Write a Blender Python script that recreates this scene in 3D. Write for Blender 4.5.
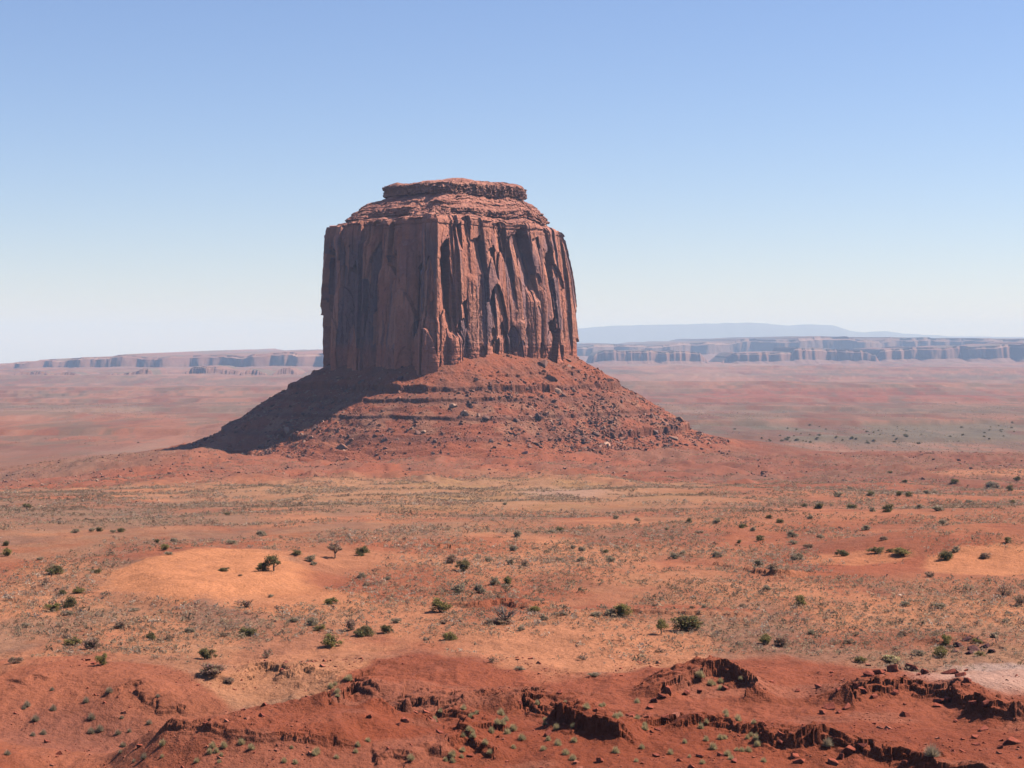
import bpy, bmesh, math, random
import numpy as np
from mathutils import Vector, Matrix

for o in list(bpy.data.objects):
    bpy.data.objects.remove(o)
SC = bpy.context.scene
COL = SC.collection
R = math.radians

# ------------------------------------------------------------------ camera, sky, sun, exposure
F = 1830.0                      # focal length in pixels of a 1024 wide picture
VH = 340.0                      # picture row of the true horizon
cam = bpy.data.cameras.new('camera')
cam.sensor_width = 36.0
cam.lens = 36.0 * F / 1024.0
cam.clip_start = 0.5
cam.clip_end = 200000.0
camo = bpy.data.objects.new('camera', cam)
COL.objects.link(camo)
PITCH = math.atan((384.0 - VH) / F)
camo.location = (0, 0, 0)
camo.rotation_euler = (math.pi / 2 - PITCH, 0, 0)
SC.camera = camo

SUN_AZ, SUN_EL = 75.0, 50.0     # azimuth measured from straight ahead towards the right
wd = bpy.data.worlds.new('World')
SC.world = wd
wd.use_nodes = True
nt = wd.node_tree
nt.nodes.clear()
sky = nt.nodes.new('ShaderNodeTexSky')
sky.sky_type = 'NISHITA'
sky.sun_disc = False
sky.sun_elevation = R(SUN_EL)
sky.sun_rotation = R(SUN_AZ)
sky.altitude = 1700
sky.air_density = 1.2
sky.dust_density = 0.12
sky.ozone_density = 3.6
bg = nt.nodes.new('ShaderNodeBackground')
bg.inputs['Strength'].default_value = 0.081
wo = nt.nodes.new('ShaderNodeOutputWorld')
tint = nt.nodes.new('ShaderNodeVectorMath'); tint.operation = 'MULTIPLY'
tint.inputs[1].default_value = (0.995, 0.955, 1.10)
nt.links.new(sky.outputs[0], tint.inputs[0])
nt.links.new(tint.outputs[0], bg.inputs['Color'])
nt.links.new(bg.outputs[0], wo.inputs['Surface'])

S = Vector((math.sin(R(SUN_AZ)) * math.cos(R(SUN_EL)), math.cos(R(SUN_AZ)) * math.cos(R(SUN_EL)), math.sin(R(SUN_EL))))
sl = bpy.data.lights.new('sun', 'SUN')
sl.energy = 5.0
sl.angle = R(0.5)
sl.color = (1.0, 0.95, 0.86)
slo = bpy.data.objects.new('sun', sl)
slo.rotation_euler = (-S).to_track_quat('-Z', 'Y').to_euler()
slo.location = S * 3000
COL.objects.link(slo)

SC.view_settings.view_transform = 'Standard'
SC.view_settings.look = 'None'
SC.view_settings.exposure = 0.55
SC.view_settings.gamma = 1.0
SC.view_settings.use_curve_mapping = False
SC.render.engine = 'CYCLES'
SC.cycles.use_denoising = True
SC.cycles.max_bounces = 5
SC.cycles.diffuse_bounces = 0
SC.cycles.glossy_bounces = 1
SC.cycles.volume_bounces = 2
SC.cycles.transparent_max_bounces = 8
HAZE_DENSITY = 3.3e-5
HAZE_COLOR = (0.48, 0.68, 1.0)

# ------------------------------------------------------------------ numpy noise
def _hash(ix, iy, iz, seed):
    h = (ix * 374761393 + iy * 668265263 + iz * 1440662683 + seed * 974711 + 12345) & 0xffffffff
    h = ((h ^ (h >> 13)) * 1274126177) & 0xffffffff
    h = ((h ^ (h >> 15)) * 2246822519) & 0xffffffff
    return ((h ^ (h >> 16)) & 0xffff).astype(np.float32) * (2.0 / 65535.0) - 1.0

def n2(x, y, seed=0):
    xi = np.floor(x); yi = np.floor(y)
    fx = (x - xi).astype(np.float32); fy = (y - yi).astype(np.float32)
    xi = xi.astype(np.int64); yi = yi.astype(np.int64)
    fx = fx * fx * fx * (fx * (fx * 6 - 15) + 10); fy = fy * fy * fy * (fy * (fy * 6 - 15) + 10)
    a = _hash(xi, yi, 0, seed); b = _hash(xi + 1, yi, 0, seed)
    c = _hash(xi, yi + 1, 0, seed); d = _hash(xi + 1, yi + 1, 0, seed)
    a = a + (b - a) * fx; c = c + (d - c) * fx
    return a + (c - a) * fy

def fbm(x, y, octv=4, seed=0, gain=0.5, lac=2.03):
    t = 0; a = 1.0; s = 0
    for i in range(octv):
        t = t + a * n2(x, y, seed + i * 17); s += a
        x, y = (x * 0.8 - y * 0.6) * lac + 3.7, (x * 0.6 + y * 0.8) * lac - 1.3
        a *= gain
    return t / s * 1.5

def fbx(x, y, octv=4, seed=0, gain=0.5, lac=2.03):     # keeps its axes (for stretched patterns)
    t = 0; a = 1.0; s = 0
    for i in range(octv):
        t = t + a * n2(x + i * 7.3, y - i * 3.1, seed + i * 17); s += a
        x, y = x * lac, y * lac
        a *= gain
    return t / s * 1.5

def ridged(x, y, octv=4, seed=0):
    t = 0; a = 1.0; s = 0
    for i in range(octv):
        t = t + a * (1 - np.abs(n2(x, y, seed + i * 13)) * 1.6); s += a
        x, y = (x * 0.8 - y * 0.6) * 2.1 + 1.7, (x * 0.6 + y * 0.8) * 2.1 - 4.3
        a *= 0.5
    return t / s

def voro(x, y, seed=0, jit=0.9):
    """cellular noise: per cell random value, offset from the cell centre in x, second random value."""
    xi = np.floor(x).astype(np.int64); yi = np.floor(y).astype(np.int64)
    best = np.full(x.shape, 1e9, dtype=np.float32); val = np.zeros(x.shape, dtype=np.float32); off = np.zeros_like(val); v2 = np.zeros_like(val)
    for dx in (-1, 0, 1):
        for dy in (-1, 0, 1):
            cx = xi + dx; cy = yi + dy
            px = cx + 0.5 + 0.5 * jit * _hash(cx, cy, 1, seed); py = cy + 0.5 + 0.5 * jit * _hash(cx, cy, 2, seed)
            d = ((px - x) ** 2 + (py - y) ** 2).astype(np.float32)
            m = d < best
            best = np.where(m, d, best); val = np.where(m, _hash(cx, cy, 3, seed), val)
            off = np.where(m, x - px, off); v2 = np.where(m, _hash(cx, cy, 4, seed), v2)
    return val, off, v2

def colcells(x, z, h, seed):
    """joint-bounded slabs: straight vertical joints, each column broken at its own heights along arched edges."""
    xi = np.floor(x).astype(np.int64)
    best = np.full(x.shape, 1e9, dtype=np.float32); cid = np.zeros(x.shape, dtype=np.int64); off = np.zeros(x.shape, dtype=np.float32)
    for dx in (-1, 0, 1):
        c = xi + dx; px = c + 0.5 + 0.42 * _hash(c, c * 0, 1, seed); d = np.abs(px - x).astype(np.float32)
        m = d < best
        best = np.where(m, d, best); cid = np.where(m, c, cid); off = np.where(m, x - px, off)
    zz = np.floor(z / h + 0.5 * _hash(cid, cid * 0, 2, seed) + 0.9 * off * off + 0.35 * off * _hash(cid, cid * 0, 5, seed)).astype(np.int64)
    return _hash(cid, zz, 3, seed), off, _hash(cid, zz, 4, seed), best

def sstep(a, b, x):
    t = np.clip((x - a) / (b - a), 0, 1)
    return t * t * (3 - 2 * t)

def mixc(c, col, m):
    return c + (np.asarray(col, dtype=np.float32) - c) * np.clip(m, 0, 1)[..., None]

# ------------------------------------------------------------------ object helpers
def tag(o, label=None, cat=None, group=None, kind=None):
    if label: o['label'] = label
    if cat: o['category'] = cat
    if group: o['group'] = group
    if kind: o['kind'] = kind
    return o

def link(name, me, parent=None):
    o = bpy.data.objects.new(name, me)
    COL.objects.link(o)
    if parent is not None: o.parent = parent
    return o

def mesh_np(name, V, faces, col=None, mat=None, smooth=True, steep=None):
    """V (n,3); faces (m,k) with one k."""
    me = bpy.data.meshes.new(name)
    V = np.ascontiguousarray(V, dtype=np.float32); faces = np.ascontiguousarray(faces, dtype=np.int32)
    m, k = faces.shape
    me.vertices.add(len(V)); me.vertices.foreach_set('co', V.ravel())
    me.loops.add(m * k); me.loops.foreach_set('vertex_index', faces.ravel())
    me.polygons.add(m)
    me.polygons.foreach_set('loop_start', np.arange(0, m * k, k, dtype=np.int32))
    me.polygons.foreach_set('use_smooth', np.full(m, smooth, dtype=bool))
    if steep is not None:      # broken faces keep their edges
        e1 = V[faces[:, 2]] - V[faces[:, 0]]; e2 = V[faces[:, 3]] - V[faces[:, 1]]
        nn = np.cross(e1, e2); nn /= np.linalg.norm(nn, axis=1)[:, None] + 1e-12
        me.polygons.foreach_set('use_smooth', np.abs(nn[:, 2]) > steep)
    me.update(calc_edges=True)
    if col is not None:
        at = me.color_attributes.new('Col', 'FLOAT_COLOR', 'POINT')
        c4 = np.ones((len(V), 4), dtype=np.float32); c4[:, :3] = np.clip(col, 0, 1)
        at.data.foreach_set('color', c4.ravel())
    if mat is not None: me.materials.append(mat)
    return me

def grid_faces(nr, nc, wrap=False):
    i = np.arange(nr - 1)[:, None]; j = np.arange(nc if wrap else nc - 1)[None, :]
    a = i * nc + j; b = i * nc + (j + 1) % nc
    return np.stack([a, b, b + nc, a + nc], -1).reshape(-1, 4)

# ------------------------------------------------------------------ materials
def mat_col(name, rough=0.95, scales=(0.8,), amounts=(0.15,), bump=None, tint=None, spec=0.1):
    """Rough natural surface; colour from the mesh's own mineral colour map broken up by noise."""
    m = bpy.data.materials.new(name); m.use_nodes = True
    t = m.node_tree; b = t.nodes['Principled BSDF']
    b.inputs['Roughness'].default_value = rough
    b.inputs['Specular IOR Level'].default_value = spec
    a = t.nodes.new('ShaderNodeAttribute'); a.attribute_name = 'Col'
    tc = t.nodes.new('ShaderNodeNewGeometry')
    out = a.outputs['Color']
    for s, am in zip(scales, amounts):
        n = t.nodes.new('ShaderNodeTexNoise'); n.inputs['Scale'].default_value = s
        n.inputs['Detail'].default_value = 5; n.inputs['Roughness'].default_value = 0.65
        t.links.new(tc.outputs['Position'], n.inputs['Vector'])
        mr = t.nodes.new('ShaderNodeMapRange')
        mr.inputs['From Min'].default_value = 0.3; mr.inputs['From Max'].default_value = 0.7
        mr.inputs['To Min'].default_value = 1 - am; mr.inputs['To Max'].default_value = 1 + am
        t.links.new(n.outputs['Fac'], mr.inputs['Value'])
        mx = t.nodes.new('ShaderNodeVectorMath'); mx.operation = 'SCALE'
        t.links.new(out, mx.inputs[0]); t.links.new(mr.outputs[0], mx.inputs['Scale'])
        out = mx.outputs[0]
    t.links.new(out, b.inputs['Base Color'])
    if bump:
        prev = None
        for s, dist in bump:
            n = t.nodes.new('ShaderNodeTexNoise'); n.inputs['Scale'].default_value = s
            n.inputs['Detail'].default_value = 6; n.inputs['Roughness'].default_value = 0.7
            t.links.new(tc.outputs['Position'], n.inputs['Vector'])
            bp = t.nodes.new('ShaderNodeBump'); bp.inputs['Strength'].default_value = 1.0
            bp.inputs['Distance'].default_value = dist
            t.links.new(n.outputs['Fac'], bp.inputs['Height'])
            if prev: t.links.new(prev.outputs[0], bp.inputs['Normal'])
            prev = bp
        t.links.new(prev.outputs[0], b.inputs['Normal'])
    return m

M_GROUND = mat_col('red_desert_soil', scales=(1.6, 0.23), amounts=(0.16, 0.10), bump=((1.1, 0.35), (0.12, 1.2)))
M_CLIFF = mat_col('varnished_sandstone', scales=(0.35, 0.06), amounts=(0.12, 0.10), bump=((0.30, 1.6), (0.9, 0.5)))
M_TALUS = mat_col('red_shale_talus', scales=(0.5, 0.1), amounts=(0.16, 0.10), bump=((0.22, 2.2), (0.7, 0.8)))
M_MESA = mat_col('far_sandstone', scales=(0.01,), amounts=(0.12,))
M_ROCK = mat_col('boulder_sandstone', scales=(1.5,), amounts=(0.2,), bump=((2.0, 0.2),))
M_LEAF = mat_col('desert_leaves', rough=0.8, scales=(1.2,), amounts=(0.2,))
def translucent(m, share):
    t = m.node_tree; b = t.nodes['Principled BSDF']; o = [n for n in t.nodes if n.type == 'OUTPUT_MATERIAL'][0]
    tr = t.nodes.new('ShaderNodeBsdfTranslucent'); mx = t.nodes.new('ShaderNodeMixShader'); mx.inputs[0].default_value = share
    t.links.new(b.inputs['Base Color'].links[0].from_socket, tr.inputs['Color'])
    t.links.new(b.outputs[0], mx.inputs[1]); t.links.new(tr.outputs[0], mx.inputs[2]); t.links.new(mx.outputs[0], o.inputs['Surface'])
translucent(M_LEAF, 0.45)
M_WOOD = mat_col('weathered_wood', rough=0.9, scales=(3.0,), amounts=(0.2,))

# ------------------------------------------------------------------ the ground as a height function
kD = [0, 4, 20, 150, 190, 300, 460, 560, 700, 850, 1000, 1200, 1400, 1700, 1950, 2050, 2250, 2500, 2800, 4000, 6000, 10000, 16000, 30000, 90000]
kZ = [-1.7, -1.7, -7.5, -46, -47, -47.5, -48.5, -53, -63, -72.5, -82, -95, -106, -117, -120, -123, -140, -155, -162, -176, -186, -200, -205, -215, -260]
tL = np.linspace(0, math.log(90001), 3000)
tZ = np.interp(np.exp(tL) - 1, kD, kZ)
_k = np.exp(-0.5 * (np.arange(-30, 31) / 9.0) ** 2); _k /= _k.sum()
tZs = np.convolve(np.pad(tZ, 30, mode='edge'), _k, mode='valid')
tZs[:250] = tZ[:250]

def uv_of(x, y, z):
    """picture coordinates of a world point (numpy)."""
    c, s = math.cos(PITCH), math.sin(PITCH)
    fwd = y * c - z * s; up = y * s + z * c
    return 512 + F * x / fwd, 384 - F * up / fwd

def ray(u, v):
    c, s = math.cos(PITCH), math.sin(PITCH)
    a = (u - 512) / F; b = (384 - v) / F
    return np.array([a, c + b * s, -s + b * c])

CREST_U = [-150, 0, 90, 185, 300, 450, 600, 712, 800, 1024, 1200]
CREST_Z = [-138, -134, -123.5, -113.0, -116, -114, -114, -115, -119, -117, -116]

def H0(x, y):
    D = np.hypot(x, y)
    z = np.interp(np.log(D + 1), tL, tZs)
    u = 512 + F * x / np.maximum(y, 1)
    w = sstep(1100, 1950, D) * (1 - sstep(2000, 2700, D))
    z = z + w * (np.interp(u, CREST_U, CREST_Z) + 120)
    # broad swells of the mid ground
    m = sstep(280, 420, D) * (1 - sstep(1500, 2000, D))
    z = z + m * (1.6 * fbm(x / 70 + 3, y / 110, 3, 5) + 2.2 * fbm(x / 190, y / 260 + 9, 2, 9))
    m2 = sstep(900, 1300, D) * (1 - sstep(1900, 2200, D))
    z = z + m2 * (2.6 * fbm(x / 26, y / 40, 4, 33) + 2.8 * (ridged(x / 45, y / 60, 2, 35) - 0.5))
    z = z + m2 * 5.0 * (ridged(x / 120, y / 170, 3, 31) - 0.5)
    # low ledges and benches of the far plain
    far = sstep(2600, 3400, D) * (1 - sstep(15000, 22000, D))
    q = fbx(x / 9000 + 1.3, y / 1300 + 0.4, 3, 77) + 0.10 * fbm(x / 700, y / 900, 3, 78)
    tr = np.floor(q * 4) + sstep(0.78, 0.85, q * 4 - np.floor(q * 4))
    z = z - 30 * sstep(3500, 9500, D) * (1 - sstep(330, 620, u)) * (1 - sstep(20000, 30000, D))
    z = z + far * (tr * 9.0 + 6.0 * ridged(x / 260, y / 200, 3, 55) * (0.4 + 0.6 * sstep(-0.3, 0.4, fbm(x / 1800, y / 900, 2, 56))))
    cv = np.interp(u, [0, 320, 560, 700], [0.0140, 0.0085, 0.0050, 0.0040])
    z = z - sstep(13000, 17000, D) * np.maximum(z + cv * D, 0)
    return z

def gauss(x, y, cx, cy, sx, sy, h):
    return h * np.exp(-0.5 * (((x - cx) / sx) ** 2 + ((y - cy) / sy) ** 2))

def at(u, D):                    # ground position on picture column u at distance D
    return (u - 512) / F * D, D

BUMPS = [  # column, distance, half width, half depth, height
    (90, 262, 12, 11, 0.9), (30, 258, 9, 8, 0.5), (175, 250, 9, 8, 0.6),
    (20, 236, 10, 8, -0.9), (175, 230, 20, 7, -3.2), (60, 210, 9, 8, -2.6), (110, 226, 12, 6, -1.0),
    (330, 210, 12, 6.5, 0.8), (420, 262, 13, 8, 1.1),
    (470, 250, 16, 12, 0.7), (690, 250, 7, 5, 1.2), (800, 256, 12, 9, 0.8), (960, 250, 10, 6, 0.9),
    (620, 212, 16, 8, 1.2), (820, 205, 18, 9, 0.8), (560, 300, 22, 16, 1.0),
    (930, 265, 12, 6, -0.8), (320, 246, 10, 6, -1.2),
]

def H1(x, y):
    z = H0(x, y)
    D = np.hypot(x, y)
    sel = D < 420
    if np.any(sel):
        add = np.zeros_like(z)
        for (u, d, sx, sy, h) in BUMPS:
            cx, cy = at(u, d)
            add += gauss(x, y, cx, cy, sx, sy, h)
        along = x + 0.55 * (y - 211) + 1.2 * n2(x / 4, y / 4, 7)
        ridge = np.exp(-0.5 * (np.where(y > 211, (y - 211) / 4.0, (y - 211) / 9.0)) ** 2)
        add += 3.4 * sstep(-47.5, -39, along) * (1 - sstep(-22, 2, x)) * ridge
        z = z + add
    # the bare dune: a flat topped sand sheet with a steeper left and near edge
    cx, cy = at(222, 372)
    dx = (x - cx) / 22.0; dy = (y - cy) / 40.0
    rr = np.sqrt(dx * dx + dy * dy) + 0.10 * n2(x / 12, y / 14, 3)
    z = z + 2.2 * (1 - sstep(0.6, 1.2, rr))
    cx, cy = at(990, 430)
    rr = np.sqrt(((x - cx) / 38.0) ** 2 + ((y - cy) / 40.0) ** 2)
    z = z + 3.5 * (1 - sstep(0.3, 1.2, rr))
    return z

def hit0(u, v, dz=0.0, f=None, lo=185, hi=5000):
    """first point of the ground (raised by dz) under picture point u, v."""
    f = f or H1
    d = ray(u, v); d = d / d[1]
    Y = np.concatenate([np.linspace(lo, 700, 2200), np.geomspace(701, hi, 1800)])
    g = f(d[0] * Y, Y) + dz - d[2] * Y
    k = np.argmax(g > 0)
    if k > 0:
        t = g[k - 1] / (g[k - 1] - g[k]); yy = Y[k - 1] + t * (Y[k] - Y[k - 1])
    else:
        yy = Y[0]
    return np.array([d[0] * yy, yy])

# scarps: top edge as picture points on the ground, height, length of the back slope, raggedness
SCARPS_PX = [
    ([(150, 723), (168, 719), (205, 722), (255, 727), (300, 727), (362, 731)], 1.3, 9, 0.5),
    ([(318, 690), (340, 680), (353, 670), (374, 681)], 1.9, 12, 0.6),
    ([(383, 694), (400, 688), (425, 690), (442, 697), (458, 700)], 1.7, 12, 0.7),
    ([(418, 706), (436, 703), (452, 707), (470, 716), (492, 722)], 1.5, 8, 0.7),
    ([(448, 742), (466, 732), (486, 738), (500, 742)], 1.5, 7, 0.7),
    ([(372, 742), (388, 742), (416, 749)], 1.2, 6, 0.6),
    ([(508, 690), (522, 682), (545, 688), (572, 699), (594, 711), (640, 716)], 2.3, 14, 0.9),
    ([(668, 678), (690, 662), (716, 656), (742, 662), (750, 680)], 2.1, 7, 0.8),
    ([(662, 706), (700, 704), (735, 707), (768, 718), (815, 724), (862, 732), (915, 744), (965, 757), (1010, 770)], 2.0, 13, 0.6),
    ([(846, 682), (872, 671), (905, 667), (950, 673), (972, 684), (1000, 694), (1050, 696)], 2.3, 9, 0.8),
    ([(20, 680), (34, 676), (48, 678)], 0.5, 5, 0.3),
    ([(112, 696), (128, 690), (148, 694), (165, 700), (190, 708)], 0.7, 6, 0.8),
    ([(484, 600), (500, 597), (512, 599), (527, 601)], 1.6, 16, 0.6),
    ([(560, 612), (620, 609), (690, 610), (765, 613)], 1.1, 18, 0.5),
    ([(582, 641), (600, 639), (626, 642)], 0.6, 10, 0.5),
    ([(740, 562), (762, 566), (790, 569)], 2.0, 25, 0.9),
    ([(708, 561), (722, 562), (740, 563)], 1.2, 20, 0.7),
    ([(0, 596), (28, 598)], 0.9, 14, 0.6),
    ([(268, 472), (290, 470), (312, 471), (332, 470)], 3.6, 60, 3.0),
    ([(435, 541), (450, 543), (470, 544)], 1.6, 25, 1.0),
    ([(240, 676), (262, 664), (285, 668), (322, 666)], 0.9, 8, 0.9),
    ([(945, 640), (962, 634), (985, 640), (1000, 646)], 0.9, 8, 0.7),
]
SCARPS = []
for pts, h, L, rg in SCARPS_PX:
    if pts[0][1] > 655: h = h * (1.5 if h > 1.8 else 1.45)
    SCARPS.append((np.array([hit0(u, v, h) for u, v in pts]), h, L, rg))

def scarp_dist(x, y, P):
    """signed distance (positive beyond the line) and a fade towards the line's ends."""
    best = np.full(x.shape, 1e9); sg = np.zeros(x.shape); tt = np.zeros(x.shape)
    ln = np.hypot(*(P[1:] - P[:-1]).T); cum = np.concatenate([[0], np.cumsum(ln)])
    for i in range(len(P) - 1):
        a = P[i]; b = P[i + 1]; e = b - a; l2 = (e ** 2).sum()
        t = ((x - a[0]) * e[0] + (y - a[1]) * e[1]) / l2
        tc = np.clip(t, 0, 1)
        d = np.hypot(x - a[0] - tc * e[0], y - a[1] - tc * e[1])
        s = np.sign(e[0] * (y - a[1]) - e[1] * (x - a[0]))
        m = d < best
        best = np.where(m, d, best); sg = np.where(m, s, sg)
        tt = np.where(m, (cum[i] + np.clip(t, -0.0, 1.0) * ln[i]) / cum[-1], tt)
    return best * sg, tt

def H(x, y):
    x = np.asarray(x, dtype=np.float64); y = np.asarray(y, dtype=np.float64)
    shp = x.shape; x = x.ravel(); y = y.ravel()
    z = H1(x, y)
    for k, (P, h, L, rg) in enumerate(SCARPS):
        mn = P.min(0) - L - 4; mx = P.max(0) + L + 4
        idx = np.nonzero((x > mn[0]) & (x < mx[0]) & (y > mn[1]) & (y < mx[1]))[0]
        if len(idx) == 0: continue
        xs = x[idx]; ys = y[idx]
        sc = max(1.0, L / 14.0)
        d, t = scarp_dist(xs, ys, P)
        wx_ = xs + 0.5 * sc * n2(xs / (1.3 * sc), ys / (1.3 * sc), 220 + k); wy_ = ys + 0.5 * sc * n2(xs / (1.1 * sc) + 9, ys / (1.1 * sc), 230 + k)
        d = d + rg * (2.2 * fbm(xs / (6 * sc), ys / (6 * sc), 2, 200 + k) + 0.55 * voro(wx_ / (2.0 * sc), wy_ / (1.7 * sc), 240 + k)[0] + 0.15 * voro(wx_ / (0.7 * sc), wy_ / (0.7 * sc), 250 + k)[0])
        fade = sstep(0, 0.10, t) * (1 - sstep(0.90, 1.0, t))
        hh = h * (0.72 + 0.30 * n2(xs / (5 * sc), ys / (5 * sc), 400 + k) + 0.07 * voro(wx_ / (1.1 * sc), wy_ / (1.1 * sc), 260 + k)[0])
        d2 = d + rg * (0.9 * voro(wx_ / (1.2 * sc) + 31, wy_ / (1.2 * sc), 270 + k)[0] + 1.4 * fbm(xs / (3 * sc), ys / (3 * sc), 3, 280 + k)) - 0.5 * sc
        up = sstep(-0.18 * sc, 0.18 * sc, d) * 0.34 + sstep(-0.16 * sc, 0.16 * sc, d2) * 0.32 + sstep(-0.95 * sc, -0.6 * sc, d) * 0.16 * (0.6 + 0.4 * n2(xs, ys, 410 + k)) + sstep(-3.4 * sc, -0.4 * sc, d) * 0.18
        back = (1 - sstep(0, 1, d / L))
        z[idx] += hh * fade * up * back
    # rilled, pebbly small relief of the near badland and of the mid ground
    D = np.hypot(x, y)
    i = np.nonzero((D > 150) & (D < 520))[0]
    if len(i):
        xs = x[i]; ys = y[i]
        nb = 1 - sstep(255, 330, D[i])
        z[i] += nb * (0.35 * fbm(xs / 6, ys / 6, 4, 600) + 0.22 * (ridged(xs / 3.0, ys / 5.0, 3, 620) - 0.5)) \
            + (1 - nb) * 0.18 * fbm(xs / 5, ys / 5, 3, 640)
    return z.reshape(shp)

def hit(u, v):
    q = hit0(u, v, 0.0, H1)
    w = 9.0 if q[1] < 330 else 25.0
    d = ray(u, v); d = d / d[1]
    Y = np.linspace(max(185, q[1] - w), q[1] + w, 260)
    g = H(d[0] * Y, Y) - d[2] * Y
    k = int(np.argmax(g > 0)) if np.any(g > 0) else 130
    yy = Y[k]
    return Vector((d[0] * yy, yy, float(H(np.array([d[0] * yy]), np.array([yy]))[0])))

# ------------------------------------------------------------------ ground colours (mineral and dust colours only)
C_RED = (0.47, 0.150, 0.080); C_DEEP = (0.40, 0.112, 0.055); C_ORANGE = (0.81, 0.355, 0.170)
C_SAND = (0.70, 0.315, 0.165); C_TAN = (0.58, 0.325, 0.18); C_GREY = (0.36, 0.235, 0.16)
C_PALE = (0.62, 0.42, 0.32); C_BROWN = (0.36, 0.155, 0.10)

def ell(u, v, cu, cv, su, sv, soft=0.35, n=0.0):
    r = np.sqrt(((u - cu) / su) ** 2 + ((v - cv) / sv) ** 2) + n
    return 1 - sstep(1 - soft, 1 + soft, r)

def ground_colour(x, y, z):
    D = np.hypot(x, y)
    zz = H0(x, y)
    u, v = uv_of(x, y, zz)      # where on the plan: only used to lay out the soil patches
    u = np.clip(u, -600, 1600); v = np.where(y > 100, np.clip(v, 300, 900), 900)
    sc = np.clip(D / 300, 0.6, 60)
    n1 = fbm(x / 38, y / 60, 4, 901); nfine = fbm(x / 5, y / 7, 3, 911); nb = fbm(x / 110, y / 190, 3, 921)
    c = np.zeros(x.shape + (3,), dtype=np.float32) + np.asarray(C_SAND, dtype=np.float32)
    # mid ground: sand, red soil and grey-green dry scrub soil
    c = mixc(c, C_RED, sstep(-0.35, 0.4, n1 + 0.35 * nfine) * 0.75)
    c = mixc(c, C_BROWN, sstep(0.0, 0.5, fbm(x / 12 + 2, y / 26, 4, 935)) * 0.45)
    c = mixc(c, C_GREY, sstep(-0.15, 0.45, fbm(x / 30 + 9, y / 70, 4, 931) + 0.3 * nfine) * 0.6)
    c = mixc(c, C_TAN, sstep(0.0, 0.45, fbm(x / 17 + 5, y / 40, 4, 933) + 0.2 * nfine) * 0.3)
    g = sstep(0.0, 0.3, nfine)
    # right half redder
    c = mixc(c, C_RED, sstep(600, 760, u + 60 * nb) * sstep(600, 560, v + 8 * n1) * (0.55 + 0.3 * n1))
    c = mixc(c, C_GREY, sstep(600, 760, u) * ell(v, v, 517, 517, 40, 40) * sstep(0.0, 0.5, n1 + nfine * 0.4) * 0.45)
    # yellow-green grass flat before the butte
    gm = ell(u, v, 430, 492, 260, 18, 0.5, 0.3 * nb)
    c = mixc(c, C_TAN, gm * 0.8)
    c = mixc(c, (0.53, 0.33, 0.15), gm * sstep(0.1, 0.5, n1) * 0.5)
    c = mixc(c, C_PALE, ell(u, v, 560, 493, 45, 5, 0.5, 0.3 * n1) * 0.6)
    # grey flat on the left, red apron slopes under the butte
    c = mixc(c, C_GREY, ell(u, v, 60, 517, 190, 14, 0.6, 0.3 * nb) * 0.6)
    ap = sstep(1180, 1500, D + 120 * nb) * (1 - sstep(2300, 2700, D))
    c = mixc(c, C_RED, ap * 0.85)
    c = mixc(c, C_BROWN, ap * sstep(550, 760, u) * 0.8)
    c = mixc(c, C_GREY, ap * sstep(0.0, 0.6, n1 + 0.3 * nfine + 0.2) * 0.35)
    c = mixc(c, C_GREY, ap * sstep(300, 100, u) * sstep(1600, 1800, D) * 0.55)
    c = mixc(c, C_SAND, ell(u, v, 1000, 473, 60, 3.5, 0.5, 0.3 * n1) * 0.8)
    # dune and other bare sand sheets
    e = 0.12 * nfine + 0.18 * n1
    for (cu, cv, su, sv, colr, k) in [(216, 580, 100, 23, C_ORANGE, 1.0), (290, 600, 90, 14, C_ORANGE, 0.7),
                                      (590, 650, 130, 30, C_SAND, 0.95), (985, 566, 70, 9, C_ORANGE, 0.8), (850, 560, 60, 6, C_ORANGE, 0.6),
                                      (420, 620, 50, 26, C_SAND, 0.5), (770, 590, 70, 8, C_SAND, 0.6),
                                      (930, 612, 90, 16, C_ORANGE, 0.35), (350, 560, 90, 10, C_SAND, 0.5)]:
        c = mixc(c, colr, ell(u, v, cu, cv, su, sv, 0.13, e) * k)
    c = mixc(c, C_RED, ell(u, v, 660, 612, 110, 5, 0.4, e) * 0.85)
    c = mixc(c, C_RED, ell(u, v, 505, 606, 30, 8, 0.4, e) * 0.8)
    c = mixc(c, C_RED, ell(u, v, 340, 582, 40, 8, 0.5, e) * 0.6)
    c = mixc(c, C_RED, ell(u, v, 460, 546, 60, 9, 0.5, e) * 0.6)
    c = mixc(c, C_RED, ell(u, v, 900, 640, 110, 9, 0.5, e) * 0.6)
    # near badlands: deep red
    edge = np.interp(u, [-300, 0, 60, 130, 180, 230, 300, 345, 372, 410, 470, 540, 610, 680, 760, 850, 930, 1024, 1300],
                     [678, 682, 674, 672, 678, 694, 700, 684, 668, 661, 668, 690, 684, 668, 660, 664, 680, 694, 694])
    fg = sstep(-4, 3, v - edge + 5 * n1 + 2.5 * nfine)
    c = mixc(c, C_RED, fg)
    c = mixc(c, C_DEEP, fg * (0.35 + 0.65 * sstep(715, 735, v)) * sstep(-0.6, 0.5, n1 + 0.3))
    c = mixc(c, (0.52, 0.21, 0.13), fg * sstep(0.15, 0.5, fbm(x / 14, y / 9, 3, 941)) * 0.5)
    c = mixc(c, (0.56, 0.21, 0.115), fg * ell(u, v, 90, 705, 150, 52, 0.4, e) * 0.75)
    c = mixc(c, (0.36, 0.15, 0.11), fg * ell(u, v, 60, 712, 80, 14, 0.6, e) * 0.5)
    c = mixc(c, (0.74, 0.46, 0.35), ell(u, v, 1005, 680, 88, 15, 0.4, e) * 0.95)
    c = mixc(c, (0.68, 0.52, 0.44), ell(u, v, 1005, 664, 60, 3.0, 0.5, e * 1.5) * 0.6)
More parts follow.
